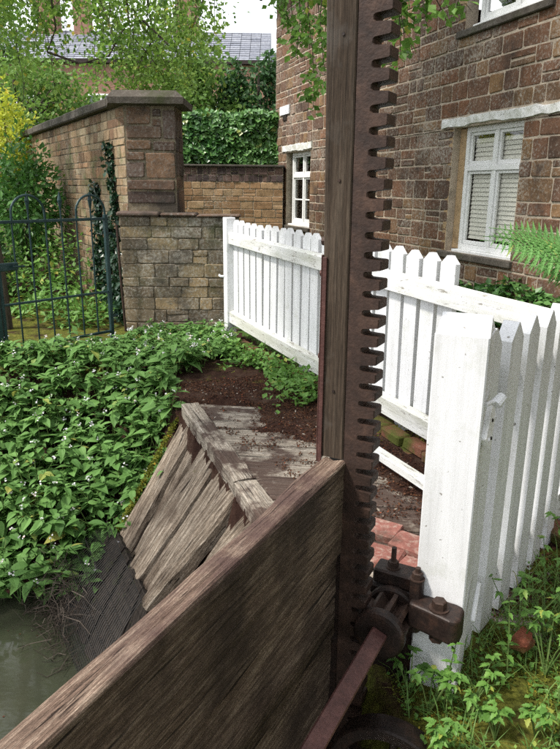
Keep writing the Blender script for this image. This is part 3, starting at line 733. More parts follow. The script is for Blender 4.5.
# wire mesh and rotten boards below the planks
wm = empty('wire_mesh', (-1.1, 3.2, -.9), 'dark rusted wire netting over the rotten boards below the sloping planks', 'wire netting')
mb = MB()
def Mp(a, b):                                     # a along 0..1, b down 0..1
    p0 = Rb(-.25+1.5*a)+Vector((-.04,-.02,.06)); p1 = Vector((-1.5, 3.62, -1.13))+Vector((.62,-.98,0))*a
    return p0.lerp(p1, b)+Vector((0,0,.012*mnoise.noise(Vector((a*6, b*5, 2)))))+Vector((-.05,-.03,.05))*math.sin(math.pi*b)
for i in range(46):
    mb.tube([Mp(i/45, b/7)+Vector((-.012,-.008,.012)) for b in range(8)], .0022, 4)
for j in range(9):
    mb.tube([Mp(a/14, j/8)+Vector((-.016,-.01,.016)) for a in range(15)], .002, 4)
mb.build('wires', 'wire', wm, kind='stuff')
for i in range(6):
    a, b = i/6+.008, (i+1)/6-.008; nn = Vector((-.6,-.4,.6))
    slab('rotten_board', 'wood_wet', Mp(a, .0)-nn*.03, Mp(b, .0)-nn*.03, Mp(a, 1)-nn*.03, Mp(b, 1)-nn*.03, nn, .04, wm, 90+i, 14, 6, .01, .01)
r = random.Random(17); mb = MB()
for i in range(300):                              # drift of dead twigs caught at the water's edge
    a = r.uniform(-.05, .62); c = Mp(a, r.uniform(.45, 1.05))+Vector((-.05+r.uniform(-.08,.05), -.03+r.uniform(-.05,.05), r.uniform(.0,.1)))
    d = rv(r); d.z *= .5; L = r.uniform(.04, .16); b1, b2 = rv(r, L*.22), rv(r, L*.28)
    mb.tube([c-d*L, c-d*L*.4+b1, c+d*L*.3+b2, c+d*L+b1], [.0014, r.uniform(.0012,.0024), .0012, .0006], 4)
mb.build('dead_twigs', 'twig', kind='stuff'); tag(bpy.data.objects['dead_twigs'], 'tangle of thin dead twigs caught at the water edge under the planks', 'twigs')

# ------------------------------------------------------------------ sluice: gate boards, post, rack
AU = R(27.5); U = Vector((math.sin(AU), math.cos(AU), 0)); NV = Vector((U.y, -U.x, 0)); S0 = Vector((.125, 1.75, 0))
def Q(u, n, z, lean=True): return S0+U*u+NV*(n-((z-.75)*.006 if lean else 0))+Vector((0, 0, z))
slu = empty('sluice_gate', S0, 'tall timber and rusty iron rack post rising from the dark wooden sluice paddle', 'sluice gate')
def swept_board(name, prof, u0, u1, seed, mats, topz):
    M = frame(Q(u0, 0, 0, False), U, (0, 0, 1)); nu = 70; vs = []; L = u1-u0; k = seed*3.7; n = len(prof)
    for i in range(nu+1):
        for n_, z in prof:
            uu = L*i/nu
            d = .0035*mnoise.noise(Vector((uu*1.5, n_*45+k, z*34)))+.002*mnoise.noise(Vector((uu*5, n_*90, z*80+k)))
            if z > topz-.03: d += .006*mnoise.noise(Vector((uu*4, n_*30, k)))
            vs.append((uu, -(n_+(d if n_ > .035 else -d)), z+(d*1.4 if z > topz-.02 else 0)))
    mb = MB()
    for j in range(n):
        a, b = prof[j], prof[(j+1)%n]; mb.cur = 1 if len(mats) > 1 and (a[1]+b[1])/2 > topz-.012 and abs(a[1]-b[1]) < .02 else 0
        mb.add([], [])
        for i in range(nu):
            mb.f.append((i*n+j, (i+1)*n+j, (i+1)*n+(j+1)%n, i*n+(j+1)%n)); mb.mi.append(mb.cur); mb.sm.append(False)
    mb.v = vs; mb.f += [tuple(range(n)), tuple(nu*n+j for j in range(n))]; mb.mi += [0, 0]; mb.sm += [False, False]
    return mb.build(name, mats, slu, M)
def plank_prof(z0, z1, th, rtop):
    p = [(.004, z0), (th-.004, z0), (th, z0+.004)]
    p += [(th, z0+(z1-rtop-z0)*i/12+.002) for i in range(1, 13)]
    for i in range(1, 4): a = i/4*math.pi/2; p.append((th-rtop+rtop*math.cos(a), z1-rtop+rtop*math.sin(a)))
    p += [(th-rtop-(th-2*rtop)*i/6, z1) for i in range(0, 7)]
    for i in range(1, 4): a = i/4*math.pi/2; p.append((rtop-rtop*math.sin(a), z1-rtop+rtop*math.cos(a)))
    p += [(0, z1-rtop), (0, z0+.004)]
    return p
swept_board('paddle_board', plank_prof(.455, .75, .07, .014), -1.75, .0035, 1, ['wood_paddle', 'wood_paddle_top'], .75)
swept_board('paddle_board', plank_prof(.165, .438, .056, .012), -1.75, .0035, 2, ['wood_paddle'], .442)
swept_board('paddle_board', plank_prof(-.12, .148, .048, .012), -1.75, .0035, 3, ['wood_paddle'], .15)
swept_board('paddle_board', plank_prof(-.45, -.137, .042, .01), -1.75, .0035, 4, ['wood_paddle'], -.127)
# post timber: slightly tapered, standing on the paddle
mb = MB(); M = frame(Q(0, .03, .755), Vector((0,0,1)), -U); MI = M.inverted(); rows = 40; vs = []
for i in range(rows+1):
    z = .755+1.75*i/rows; l = -.004-.0115*(z-.75); rgt = .064
    prof = [(l, .004), (l+.004, 0), (rgt-.004, 0), (rgt, .004), (rgt, .07), (l, .07)]
    prof = prof[:2]+[(l+.004+(rgt-l-.008)*q/7, 0) for q in range(1, 7)]+prof[2:]
    for n_, u_ in prof:
        d = .0012*mnoise.noise(Vector((n_*160, z*2.2, 3)))
        vs.append(MI @ Q(u_+d, n_+d*.5, z))
k = len(vs)//(rows+1)
mb.add(vs, [(i*k+j, i*k+(j+1)%k, (i+1)*k+(j+1)%k, (i+1)*k+j) for i in range(rows) for j in range(k)]+[tuple(range(k)), tuple(rows*k+j for j in range(k))])
mb.build('post', 'wood_stem', slu, M)
def box_q(mb, u0, u1, n0, n1, z0, z1, ch=.003, lean=True):
    M = frame(Q((u0+u1)/2, (n0+n1)/2, (z0+z1)/2, lean), U, (0,0,1)); mb.box((0,0,0), (u1-u0, n1-n0, z1-z0), M, ch)
mb = MB(); box_q(mb, -.006, .06, -.016, -.0115, .735, 1.33, .002); box_q(mb, -.0065, -.002, -.0115, .001, .735, 1.325, .001)
for z in (.8, 1.05, 1.28): mb.tube([Q(.012, -.022, z), Q(.012, -.0162, z)], .009, 8)
mb.build('strap', 'strap_iron', slu)
mb = MB(); mb.tube([Q(.02, -.022, 1.365), Q(.02, -.0, 1.365)], .012, 8); mb.build('bolt', 'rust_iron', slu)
mb = MB()
for z in (.955, 1.52, 1.86): mb.tube([Q(-.003, .03, z), Q(.004, .03, z)], .004, 8)
mb.build('nail', 'cast_iron', slu)
# the rack: one casting with square-nosed teeth
PT = .0505; rk = []; z = -.24; prof = []
rr = random.Random(9)
while z < 2.6:
    w = rr.uniform(-.001, .001)
    prof += [(.112, z), (.107, z+.004), (.107, z+.0135), (.112, z+.0175), (.131, z+.0195), (.1495+w, z+.0218), (.1525+w, z+.0242), (.1525+w, z+.0462), (.1495+w, z+.0485), (.131, z+PT-.0012)]
    z += PT
poly = [(.067, -.24)]+prof+[(.067, z)]
mb = MB()
# side faces as a strip between the back edge and the toothed edge, then the tooth flanks
vs = []; fs = []
for u_, ins in ((.0, .003), (.003, 0), (.059, 0), (.062, .003)):
    for n_, zz in prof: vs.append(Q(u_, n_-ins, zz))
n = len(prof)
for a in range(3):
    for i in range(n-1): fs.append((a*n+i, a*n+i+1, (a+1)*n+i+1, (a+1)*n+i))
b0 = len(vs)
for u_ in (0, .062):
    for n_, zz in prof: vs.append(Q(u_, .067, zz))
for i in range(n-1):
    fs.append((i, b0+i, b0+i+1, i+1)); fs.append((3*n+i, 3*n+i+1, b0+n+i+1, b0+n+i)); fs.append((b0+i, b0+n+i, b0+n+i+1, b0+i+1))
mb.add(vs, fs); mb.build('rack', 'rust_iron', slu, fix=False)
mb = MB(); box_q(mb, .004, .06, .0, .0665, -.55, .735, .003); mb.build('guide', 'cast_iron', slu)

# ------------------------------------------------------------------ pinion, shaft and bearing
ZC, NC = .235, .207
pin = empty('pinion_shaft', Q(-.3, NC, ZC, False), 'square reddish iron shaft with a flanged cage pinion meshing the rack', 'pinion')
MX = frame(Q(0, NC, ZC, False), U, (0,0,1))
mb = MB(); mb.smooth = False
mb.lathe([(.0, -.03), (.06, -.03), (.072, -.028), (.079, -.022), (.079, -.004), (.073, .0), (.0, .0)], MX, 40); mb.build('front_flange', 'cast_iron', pin)
mb = MB(); mb.lathe([(.0, .098), (.074, .098), (.081, .102), (.081, .118), (.075, .124), (.0, .124)], MX, 40); mb.build('back_flange', 'cast_iron', pin)
mb = MB(); mb.lathe([(.042, .0), (.042, .098)], MX, 24); mb.build('hub', 'rust_iron', pin)
for i in range(9):
    a = 2*math.pi*i/9+.2; mb = MB(); M = MX @ Matrix.Rotation(a, 4, 'X')
    mb.prism([(-.012, .036), (.012, .036), (.0065, .071), (-.0065, .071)], .001, .097, lambda p, q, w: M @ Vector((w, p, q))); mb.build('tooth', 'rust_iron', pin)
mb = MB(); M = MX @ Matrix.Rotation(R(22), 4, 'X'); mb.box((-.79, 0, 0), (1.52, .05, .05), M, .004); mb.build('shaft', 'shaft_iron', pin)
brg = empty('bearing_bracket', Q(.15, .25, 0, False), 'dark cast iron bearing bracket bolted beside the white gate post', 'bracket')
def Qf(u, n, z): return Q(u, n, z, False)
def boxq(mb, u0, u1, n0, n1, z0, z1, ch=.006):
    M = frame(Qf((u0+u1)/2, (n0+n1)/2, (z0+z1)/2), U, (0,0,1)); mb.box((0,0,0), (u1-u0, n1-n0, z1-z0), M, ch)
mb = MB(); boxq(mb, .128, .2, .118, .315, .2, .298, .008); boxq(mb, .13, .198, .125, .305, -.1, .199, .01); mb.build('housing', 'cast_iron', brg)
mb = MB(); boxq(mb, .128, .2, .13, .3, .302, .352, .006); mb.build('cap', 'cast_iron', brg)
def hexbolt(p, r, h, stud, nm='bolt'):
    mb = MB(); p = Vector(p)
    mb.tube([p, p+Vector((0,0,h*.15))], r*1.35, 16); mb.tube([p+Vector((0,0,h*.15)), p+Vector((0,0,h*.9)), p+Vector((0,0,h))], [r, r, r*.85], 6)
    if stud: mb.tube([p+Vector((0,0,h)), p+Vector((0,0,h+stud))], [r*.5, r*.48], 10)
    mb.build(nm, 'rust_iron', brg)
hexbolt(Qf(.163, .185, .352), .017, .024, .045); hexbolt(Qf(.10, .28, .375), .017, .024, .014)
mb = MB()                                         # lug to the right, round-ended
pl = [(.27, -.0), (.33, -.012), (.40, -.03), (.418, -.024), (.428, -.006), (.428, .042), (.418, .058), (.40, .064), (.33, .066), (.27, .066)]
mb.prism(pl, .235, .318, lambda n_, u_, w: Qf(u_+.055, n_, w)); o = mb.build('lug', 'cast_iron', brg)
bv = o.modifiers.new('bevel', 'BEVEL'); bv.width = .012; bv.segments = 3
hexbolt(Qf(.068, .358, .318), .022, .03, 0)
mb = MB(); mb.tube([Qf(.068, .358, .235), Qf(.068, .358, .212)], .022, 6); mb.build('nut', 'rust_iron', brg)
mb = MB(); mb.tube([Qf(.10, .28, .2), Qf(.10, .28, .375)], .021, 14); mb.build('sleeve', 'cast_iron', brg)
mb = MB()                                         # curved arm down to the pit
pts = [Qf(.15, .24, .0), Qf(.15, .235, -.15), Qf(.14, .22, -.35), Qf(.12, .2, -.7), Qf(.12, .19, -1.3)]
mb.tube(pts, [.055, .05, .05, .06, .07], 12); mb.build('arm', 'cast_iron', brg)
# lower wheel, its rim just showing
whl = empty('flywheel', Qf(-.1, .30, -.36), 'curved rim of a dark iron wheel in the pit below the bearing', 'wheel')
MXw = frame(Qf(-.1, .30, -.175), U, (0,0,1))
mb = MB(); mb.lathe([(.155, -.035), (.185, -.035), (.19, -.03), (.19, .03), (.185, .035), (.155, .035), (.15, .03), (.15, -.03), (.155, -.035)], MXw, 56); mb.build('rim', 'cast_iron', whl)
mb = MB(); mb.lathe([(.0, -.045), (.045, -.045), (.05, -.04), (.05, .04), (.045, .045), (.0, .045)], MXw, 24); mb.build('hub', 'cast_iron', whl)
for i in range(5):
    M = MXw @ Matrix.Rotation(2*math.pi*i/5, 4, 'X'); mb = MB(); mb.box((0, 0, .1), (.035, .022, .104), M, .004); mb.build('spoke', 'cast_iron', whl)

# ------------------------------------------------------------------ white fences
def picket(h, w, th, cut=.055, tip=.018):
    me = MB(); me.prism([(-w/2, 0), (w/2, 0), (w/2, h-cut), (tip/2+.012, h-.012), (tip/2, h), (-tip/2, h), (-tip/2-.012, h-.012), (-w/2, h-cut)], -th/2, th/2, lambda a, b, c: Vector((b, a, c)))
    return me                                     # local X is up the picket, local Y its width
ff = empty('picket_fence', (.2, 4.9, 0), 'long white picket fence on a mossy brick edging, in front of the cottage', 'fence')
def FP(s, k=0, z=0): p = FA+FD*s-FN*k; return Vector((p.x, p.y, z))     # k: metres behind the rails
FD3 = Vector((FD.x, FD.y, 0)); FN3 = Vector((FN.x, FN.y, 0))
FL = 4.36
pm = None; s = .17; r = random.Random(19)
while s < 3.42:
    M = frame(FP(s, .037+r.uniform(-.002,.002), .15-.007*s+r.uniform(-.008,.008)), Vector((r.uniform(-.008,.008), r.uniform(-.008,.008), 1)), FN3)
    if pm is None: pm = picket(1.045, .124, .03, .042, .03).build('picket', 'white_paint', ff, M)
    else: dup(pm, ff, M)
    s += .1545
def rail(name, parent, s0, s1, z0, z1, k0, k1, mat='white_rail', seed=0, wedge=True):
    A = FP(s0, 0, 0); M = frame(FP(s0, 0, 0), FD3, (0,0,1)); mb = MB(); n = 40; vs = []
    for i in range(n+1):
        x = (s1-s0)*i/n; j = .085*(1-(s0+x)/4.3)+ .0018*mnoise.noise(Vector((x*6, seed, 0)))
        for k, z in ((k0, z0+.004), (k0+.004, z0), (k1-.004, z0), (k1, z0+.004), (k1, z1-.004), (k1-.004, z1), (k0+.006, z1-(.012 if wedge else 0)), (k0, z1-(.018 if wedge else .004))):
            vs.append((x, k, z+j))
    fs = [(i*8+q, i*8+(q+1)%8, (i+1)*8+(q+1)%8, (i+1)*8+q) for i in range(n) for q in range(8)]+[tuple(range(8)), tuple(n*8+q for q in range(8))]
    mb.add(vs, fs); return mb.build(name, mat, parent, M)
rail('top_rail', ff, .1, FL, .885, 1.0, -.028, .022, seed=1)
rail('bottom_rail', ff, .1, FL, .1, .225, -.028, .022, seed=2)
def square_post(name, parent, c, w, z0, z1, yaw, mat='white_paint', lean=(0,0)):
    M = Matrix.Translation((c[0], c[1], 0)) @ Matrix.Rotation(yaw, 4, 'Z'); h = w/2; e = .004; mb = MB(); vs = []
    rings = [(z0, 1), (z0+(z1-z0)*.33, 1), (z0+(z1-z0)*.66, 1), (z1, 1)]
    ring = [(-h, -h+e), (-h+e, -h), (h-e, -h), (h, -h+e), (h, h-e), (h-e, h), (-h+e, h), (-h, h-e)]
    # local X up for the paint's grain
    for z, k in rings:
        f = (z-z0)/(z1-z0)
        for x, y in ring: vs.append((z, y+lean[1]*f, -x-lean[0]*f))
    fs = [(i*8+q, i*8+(q+1)%8, (i+1)*8+(q+1)%8, (i+1)*8+q) for i in range(3) for q in range(8)]+[tuple(range(8))]
    # ridged cap: the ridge runs along local x, sloping to front and back
    b = 24; rz = z1+w*.34
    vs += [(rz, 0+lean[1], h-.006-lean[0]), (rz, 0+lean[1], -h+.006-lean[0])]
    L_, R_ = len(vs)-2, len(vs)-1
    fs += [(b+1, b+2, R_, L_), (b+5, b+6, L_, R_), (b+2, b+3, b+4, b+5, R_), (b+6, b+7, b+0, b+1, L_)]
    mb.add(vs, fs)
    W = M @ Matrix(((0,0,-1,0),(0,1,0,0),(1,0,0,0),(0,0,0,1)))
    return mb.build(name, mat, parent, W)
mb = MB(); M = frame(FP(.06, .0, .62), (0,0,1), FN3); mb.box((0,0,0), (1.2, .1, .1), M, .006); 
o = MB(); o.box((0,0,0), (1.2, .1, .1), None, .006); o.build('post', 'white_paint', ff, M)
for s_ in (1.6, 3.0, FL-.05):
    o = MB(); o.box((0,0,0), (.95, .08, .08), frame(FP(s_, .1, .5), (0,0,1), FN3), .005)
    k = MB(); k.box((0,0,0), (.95, .07, .07), None, .005); k.build('post', 'white_paint', ff, frame(FP(s_, .088, .5), (0,0,1), FN3))
k = MB(); k.tube([FP(.02, -.05, .64), FP(.0, -.075, .64), FP(-.02, -.085, .65)], .012, 8); k.build('latch', 'white_paint', ff)
# loose white rail low down behind the post
lr = MB(); lr.box((0,0,0), (1.05, .062, .045), None, .004)
o = lr.build('low_rail', 'white_rail', None, frame((.73, 2.985, .085), Vector((.42,-.907,0)), (0,0,1))); tag(o, 'short white painted rail lying low beside the brick edging behind the rack', 'rail')

nf = empty('picket_fence', (.75, 2.0, 0), 'white picket fence seen end on, running from the square white post to the right edge', 'fence')
AR = R(38.5); RD = Vector((math.sin(AR), math.cos(AR), 0)); RNv = Vector((RD.y, -RD.x, 0))       # along; outwards (to the right)
PC = Vector((.517, 1.762, 0)); PA = R(24)
square_post('post', nf, (PC.x+.0, PC.y), .146, -.1, 1.125, -PA, lean=(-.003, .0))
NB = PC+RD*.11+RNv*.02
pm = None; s = .0; i = 0; r = random.Random(23)
while s < 1.02:
    M = frame(NB+RD*s+Vector((0,0,.03-.03*s)), Vector((r.uniform(-.006,.006)-.004, r.uniform(-.006,.006), 1)), RNv)
    if pm is None: pm = picket(1.09, .104, .05, .055, .006).build('picket', 'white_paint', nf, M)
    else: dup(pm, nf, M)
    s += .178
for z0, nm in ((.9, 'top_rail'), (.16, 'bottom_rail')):
    k = MB(); k.box((0,0,0), (1.06, .045, .095), None, .004)
    k.build(nm, 'white_rail', nf, frame(NB+RD*.46-RNv*.0405+Vector((0,0,z0+.045)), RD, (0,0,1)))
pr = Matrix.Rotation(-PA, 4, 'Z').to_3x3(); PX = pr @ Vector((1,0,0)); PY = pr @ Vector((0,1,0))
fcp = PC+PX*.0735
mb = MB(); mb.tube([fcp+PY*(-.05)+Vector((0,0,.935)), fcp+PY*(-.01)+PX*.012+Vector((0,0,.935)), fcp+PY*.01+PX*.03+Vector((0,0,.937))], .006, 8)
mb.tube([fcp+PY*.002+PX*.02+Vector((0,0,.925)), fcp+PY*.025+PX*.036+Vector((0,0,.945))], [.017, .014], 10); mb.build('latch_knob', 'white_paint', nf)
M = frame(fcp+PY*.005+PX*.006+Vector((0,0,.855)), PY*.8+Vector((0,0,.6)), PX-PY*.35)
mb = MB(); mb.box((0,0,0), (.12, .05, .02), M, .003); pl_ = mb.build('plate', 'white_frame', nf)
for q in (-.045, -.03, .02, .045):
    mb = MB(); mb.tube([M @ Vector((q, -.008+.012*math.sin(q*90), .008)), M @ Vector((q, -.008+.012*math.sin(q*90), .0135))], .005, 8); mb.build('screw', 'wire' if q < .03 and q > -.04 else 'white_paint', pl_)
M = frame(fcp+Vector((.018,0,0))+PY*.02+PX*.006+Vector((0,0,.27)), PY*.7+Vector((0,0,.7)), PX)
mb = MB(); mb.box((0,0,0), (.12, .022, .014), M, .003); mb.build('batten', 'white_paint', nf)

# brick edging below the far fence
be = empty('brick_edging', FP(2, -.05, 0), 'low edging of mossy red bricks under the long white fence', 'edging')
r = random.Random(29); s = .35
while s < 4.3:
    L = .215
    for lay_ in (0, 1):
        k = MB(); k.box((0,0,0), (L-.012, .1, .062), None, .008, .004, r)
        k.build('brick', 'edging_brick', be, frame(FP(s+L/2+(.1 if lay_ else 0), -.06+r.uniform(-.02,.02)+.02*lay_, -.012+.066*lay_+r.uniform(-.004,.004)), FD3+Vector((r.uniform(-.05,.05), r.uniform(-.05,.05), 0)), Vector((r.uniform(-.06,.06), r.uniform(-.06,.06), 1))))
    s += L
mb = MB(); r = random.Random(30)
for i in range(2600):
    s_ = r.uniform(.5, 4.3); k_ = r.uniform(-.14, .02); z = .052+.035*mnoise.noise(Vector((s_*5, k_*9, 1))) if k_ > -.1 else r.uniform(-.03, .05)
    if mnoise.noise(Vector((s_*2.2, 4, k_*6))) < -.05: continue
    quad_leaf(mb, FP(s_, k_, z+.02), rv(r)+Vector((0,0,1.0)), rv(r), r.uniform(.008,.018), r.uniform(.006,.012))
mb.build('moss', 'moss', be, None, 'stuff', fix=False)
for (x, y, a, nm) in ((.45, 2.66, .55, 0), (.6, 2.5, .62, 1), (.415, 2.42, .5, 2), (.58, 2.28, .6, 3)):
    k = MB(); k.box((0,0,0), (.215, .14, .06), None, .008, .003, r)
    o = k.build('red_paver', 'red_paver', None, frame((x, y, .0+.004*nm), Vector((math.cos(-a), math.sin(-a), 0)), (.02*nm-.03, .02, 1)))
    tag(o, ('worn red paving brick lying behind the rack teeth', 'worn red paving brick against the white post, farthest from the rack', 'mossy red paving brick tucked close to the rack foot', 'mossy red paving brick nearest the iron bearing')[nm], 'brick', 'worn red bricks in the soil by the rack')

# ------------------------------------------------------------------ iron gate
G0, G1 = Vector((-2.42, 5.52, 0)), Vector((-1.70, 6.42, 0)); GD = (G1-G0).normalized(); GL = (G1-G0).length
gate = empty('iron_gate', G0, 'dark green wrought iron garden gate with hooped top rail and spear finials', 'gate')
def GP(s, z): p = G0+GD*s; return Vector((p.x, p.y, z))
def gpart(name, paths):
    mb = MB()
    for pts, rd_ in paths: mb.tube(pts, rd_, 8)
    return mb.build(name, 'gate_iron', gate)
def bar_box(name, s0, s1, z0, z1, w):
    mb = MB(); M = frame((GP(s0, z0)+GP(s1, z1))/2, (GP(s1, z1)-GP(s0, z0)), GD if abs(z1-z0) > abs(s1-s0) else (0,0,1)); mb.box((0,0,0), ((GP(s1, z1)-GP(s0, z0)).length, w, w), M, .003); return mb.build(name, 'gate_iron', gate)
ps = empty('gate_post', GP(-.04, 0), 'dark green iron post carrying the garden gate at the left edge', 'post')
k = MB(); k.box((0,0,0), (1.45, .06, .06), None, .005); k.build('post', 'gate_iron', ps, frame(GP(-.03, .66), (0,0,1), GD))
k = MB(); k.tube([GP(-.03, 1.4), GP(-.03, 1.42), GP(-.03, 1.45)], [.03, .036, .006], 10); k.build('cap', 'gate_iron', ps)
bar_box('top_rail', .02, GL-.01, 1.2, 1.2, .026); bar_box('mid_rail', .02, GL-.01, .5, .5, .02); bar_box('bottom_rail', .02, GL-.01, .1, .1, .024)
bar_box('stile', .03, .031, .06, 1.2, .03); bar_box('stile', GL-.0, GL+.001, .0, 1.24, .036)
n = 7; bs = [.03+(GL-.03)*i/n for i in range(n+1)]
for i, b in enumerate(bs[1:-1]):
    fin = i in (1, 3, 5, ); top = 1.195 if not fin else 1.33
    gpart('bar', [([GP(b, .1), GP(b, .6), GP(b, top)], .008)])
    if fin or i == 3: gpart('finial', [([GP(b, top-.03), GP(b, top), GP(b, top+.045), GP(b, top+.12)], [.009, .014, .022, .002])])
for a in (1, 5):
    c = (bs[a]+bs[a+2])/2; h = (bs[a+2]-bs[a])/2
    gpart('hoop', [([GP(c-h*math.cos(math.pi*q/14), 1.21+(.05 if 0 < q < 14 else 0)+ .16*math.sin(math.pi*q/14)) for q in range(15)], .011)])
mb = MB(); mb.box((0,0,0), (.2, .03, .07), frame(GP(.1, .83)+Vector((.02,-.03,0)), GD, (0,0,1)), .008); lk = mb.build('lock_box', 'gate_iron', gate)
mb = MB(); mb.tube([GP(.16, .83)+Vector((.02,-.045,0)), GP(.17, .83)+Vector((.03,-.09,0)), GP(.28, .83)+Vector((.03,-.09,0))], .009, 8); mb.build('handle', 'gate_iron', lk)
gpart('hinge', [([GP(GL, 1.06), GP(GL+.06, 1.06), GP(GL+.1, 1.02)], .014)])
gpart('hinge', [([GP(GL, .25), GP(GL+.08, .25)], .014)])
mb = MB(); mb.tube([(-1.665, 6.86, -.05), (-1.69, 6.855, .6), (-1.70, 6.86, 1.12)], .013, 8)
o = mb.build('iron_bar', 'rust_iron'); tag(o, 'thin rusty iron bar upright against the corner of the low rubble wall', 'bar')

# ------------------------------------------------------------------ plants
# comfrey: broad leaves and small white flowers down the bank
LC = [leaf_mesh('comfrey_leaf', 'leaf_comfrey', 1, w, dr, fo, 5) for w, dr, fo in ((.56, .2, .12), (.62, .35, .1), (.5, .12, .16), (.58, .45, .12))]
SC_LEAF = [([tuple(v.co) for v in m_.vertices], [tuple(p.vertices) for p in m_.polygons]) for m_ in LC]
def bank_ok(x, y):
    s, t = st(x, y)
    if y > 4.35: lim = -.03 if y < 4.7 else .3*(y-4.7)-.03+.42*max(0, y-5.0)
    else: lim = -.06
    if (Vector((x, y))-FA).dot(FN) < .14: return False
    if s > lim+.07*nz2(x, y, 3, 4): return False
    if y < 4.42 and x > -.69+(y-4.37)*.62-.02: return False
    if y < 3.75 and x > -1.06-(3.8-y)*.55: return False
    return True
pts = []; r = random.Random(41)
for _ in range(9000):
    if len(pts) >= 480: break
    x, y = r.uniform(-3.4, .2), r.uniform(2.9, 6.65)
    if not bank_ok(x, y): continue
    h = height(x, y)
    if h < WATER-.1: continue
    h = max(h, WATER+.03)
    if y > 5.45 and x < -1.35+.0 and (y-5.5) > (x+2.4)*.8-.05: continue       # keep the path by the gate open
    if any((x-a)**2+(y-b)**2 < .0065 for a, b, _ in pts): continue
    pts.append((x, y, h))
def near_key(p): return (p[0]+.9)**2*.5+(p[1]-3.3)**2
pts.sort(key=near_key)
beds = MB(); flowers = MB(); stalks = MB()
def flower(mb, p, r):
    for q in range(r.randint(3, 6)):
        d = rv(r); d.z = -abs(d.z)*.6; o = p+rv(r, .014)
        quad_leaf(mb, o, d, rv(r), .017, .013); quad_leaf(mb, o, d+rv(r, .5), rv(r), .015, .012)
pos_words = []
for i, (x, y, h) in enumerate(pts):
    own = i < 24; hgt = r.uniform(.2, .38)*(.8 if y < 3.6 else 1-.42*sstep(4.8, 5.9, y))
    if own:
        # each front plant is described by what it leans over or grows beside
        root = empty('comfrey_plant', (x, y, h), 'comfrey plant with broad drooping leaves on the bank above the water', 'plant', 'comfrey plants at the front of the bank')
        stm = MB()
    nst = r.randint(2, 4)
    for q in range(nst):
        a = r.uniform(0, 6.28); lean = r.uniform(.03, .16)
        if y < 4.2: dv = Vector((-.25, -.55, 0))
        else: dv = Vector((0, -.15, 0))
        tip = Vector((x, y, h))+Vector((math.cos(a)*lean, math.sin(a)*lean, hgt*r.uniform(.7, 1.1)))+dv*.2*r.random()
        (stm if own else stalks).tube([(x, y, h-.02), ((x+tip.x)/2, (y+tip.y)/2, (h+tip.z)/2+.03), tip], [.004, .0035, .002], 4, cap=False)
        nl = r.randint(4, 5) if own else r.randint(7, 10)
        for k in range(nl):
            f = r.uniform(.25, 1.0); p = Vector((x, y, h)).lerp(tip, f)+Vector((0,0,.03*math.sin(f*3.14)))
            L = r.choice((r.uniform(.05,.1), r.uniform(.085, .15), r.uniform(.12, .19)))*(1.06-.45*f)*(1-.25*sstep(4.8, 5.9, y))
            M = leaf_frame(p, r.uniform(0, 6.28), r.uniform(-.35, .45), r.uniform(-.4, .4), L)
            if own and sum(1 for o_ in root.children if o_.name.startswith('leaf')) < 12: link('leaf', LC[r.randrange(4)], M, root)
            elif own: put_leaf(stm, SC_LEAF[r.randrange(4)], M)
            else: put_leaf(beds, SC_LEAF[r.randrange(4)], M)
        if r.random() < .2: flower(flowers, tip+Vector((0,0,.02)), r)
    if own: stm.build('stem', 'leaf_comfrey', root)
beds.build('comfrey_bed', 'leaf_comfrey', kind='stuff', fix=False); tag(bpy.data.objects['comfrey_bed'], 'dense bed of green comfrey leaves covering the stream bank', 'comfrey')
stalks.build('comfrey_stalks', 'stalk', kind='stuff', fix=False); tag(bpy.data.objects['comfrey_stalks'], 'thin green stalks between the comfrey leaves on the bank', 'stalks')
flowers.build('comfrey_flowers', 'petal', kind='stuff', fix=False); tag(bpy.data.objects['comfrey_flowers'], 'small white bell flowers dotted over the comfrey bed', 'flowers')

def scatter(name, mat, n, fn, L, W, label, cat, seed, kind='stuff', up=.6):
    mb = MB(); r = random.Random(seed)
    for i in range(n):
        p = fn(r)
        if p is None: continue
        d = rv(r); d.z = d.z*.6+up*.3; k = r.uniform(.65, 1.25)
        quad_leaf(mb, Vector(p), d, Vector((r.uniform(-.6,.6), r.uniform(-.6,.6), 1)), L*k, W*k)
    o = mb.build(name, mat, kind=kind, fix=False); tag(o, label, cat); return o
# small-leaved ground cover running along the fence foot and between the comfrey
def f_gc(r):
    x, y = r.uniform(-3.2, .5), r.uniform(3.4, 6.8); s, t = st(x, y)
    if bank_ok(x, y) is False and not (y > 4.9 and (Vector((x,y))-FA).dot(FN) > .1 and nz2(x, y, 2.2, 6) > -.15 and s < 1.1 and (Vector((x,y))-FA).dot(FN) < 1.1-.5*(6.6-y)): return None
    h = height(x, y)
    if h < WATER: return None
    if y > 5.45 and x < -1.35 and (y-5.5) > (x+2.4)*.8: return None
    return (x, y, h+r.random()**1.5*(.17 if y < 5.2 else .12))
scatter('ground_cover', 'leaf_weed', 9000, f_gc, .042, .03, 'fine pale green ground cover between the comfrey and along the fence foot', 'ground cover', 51)
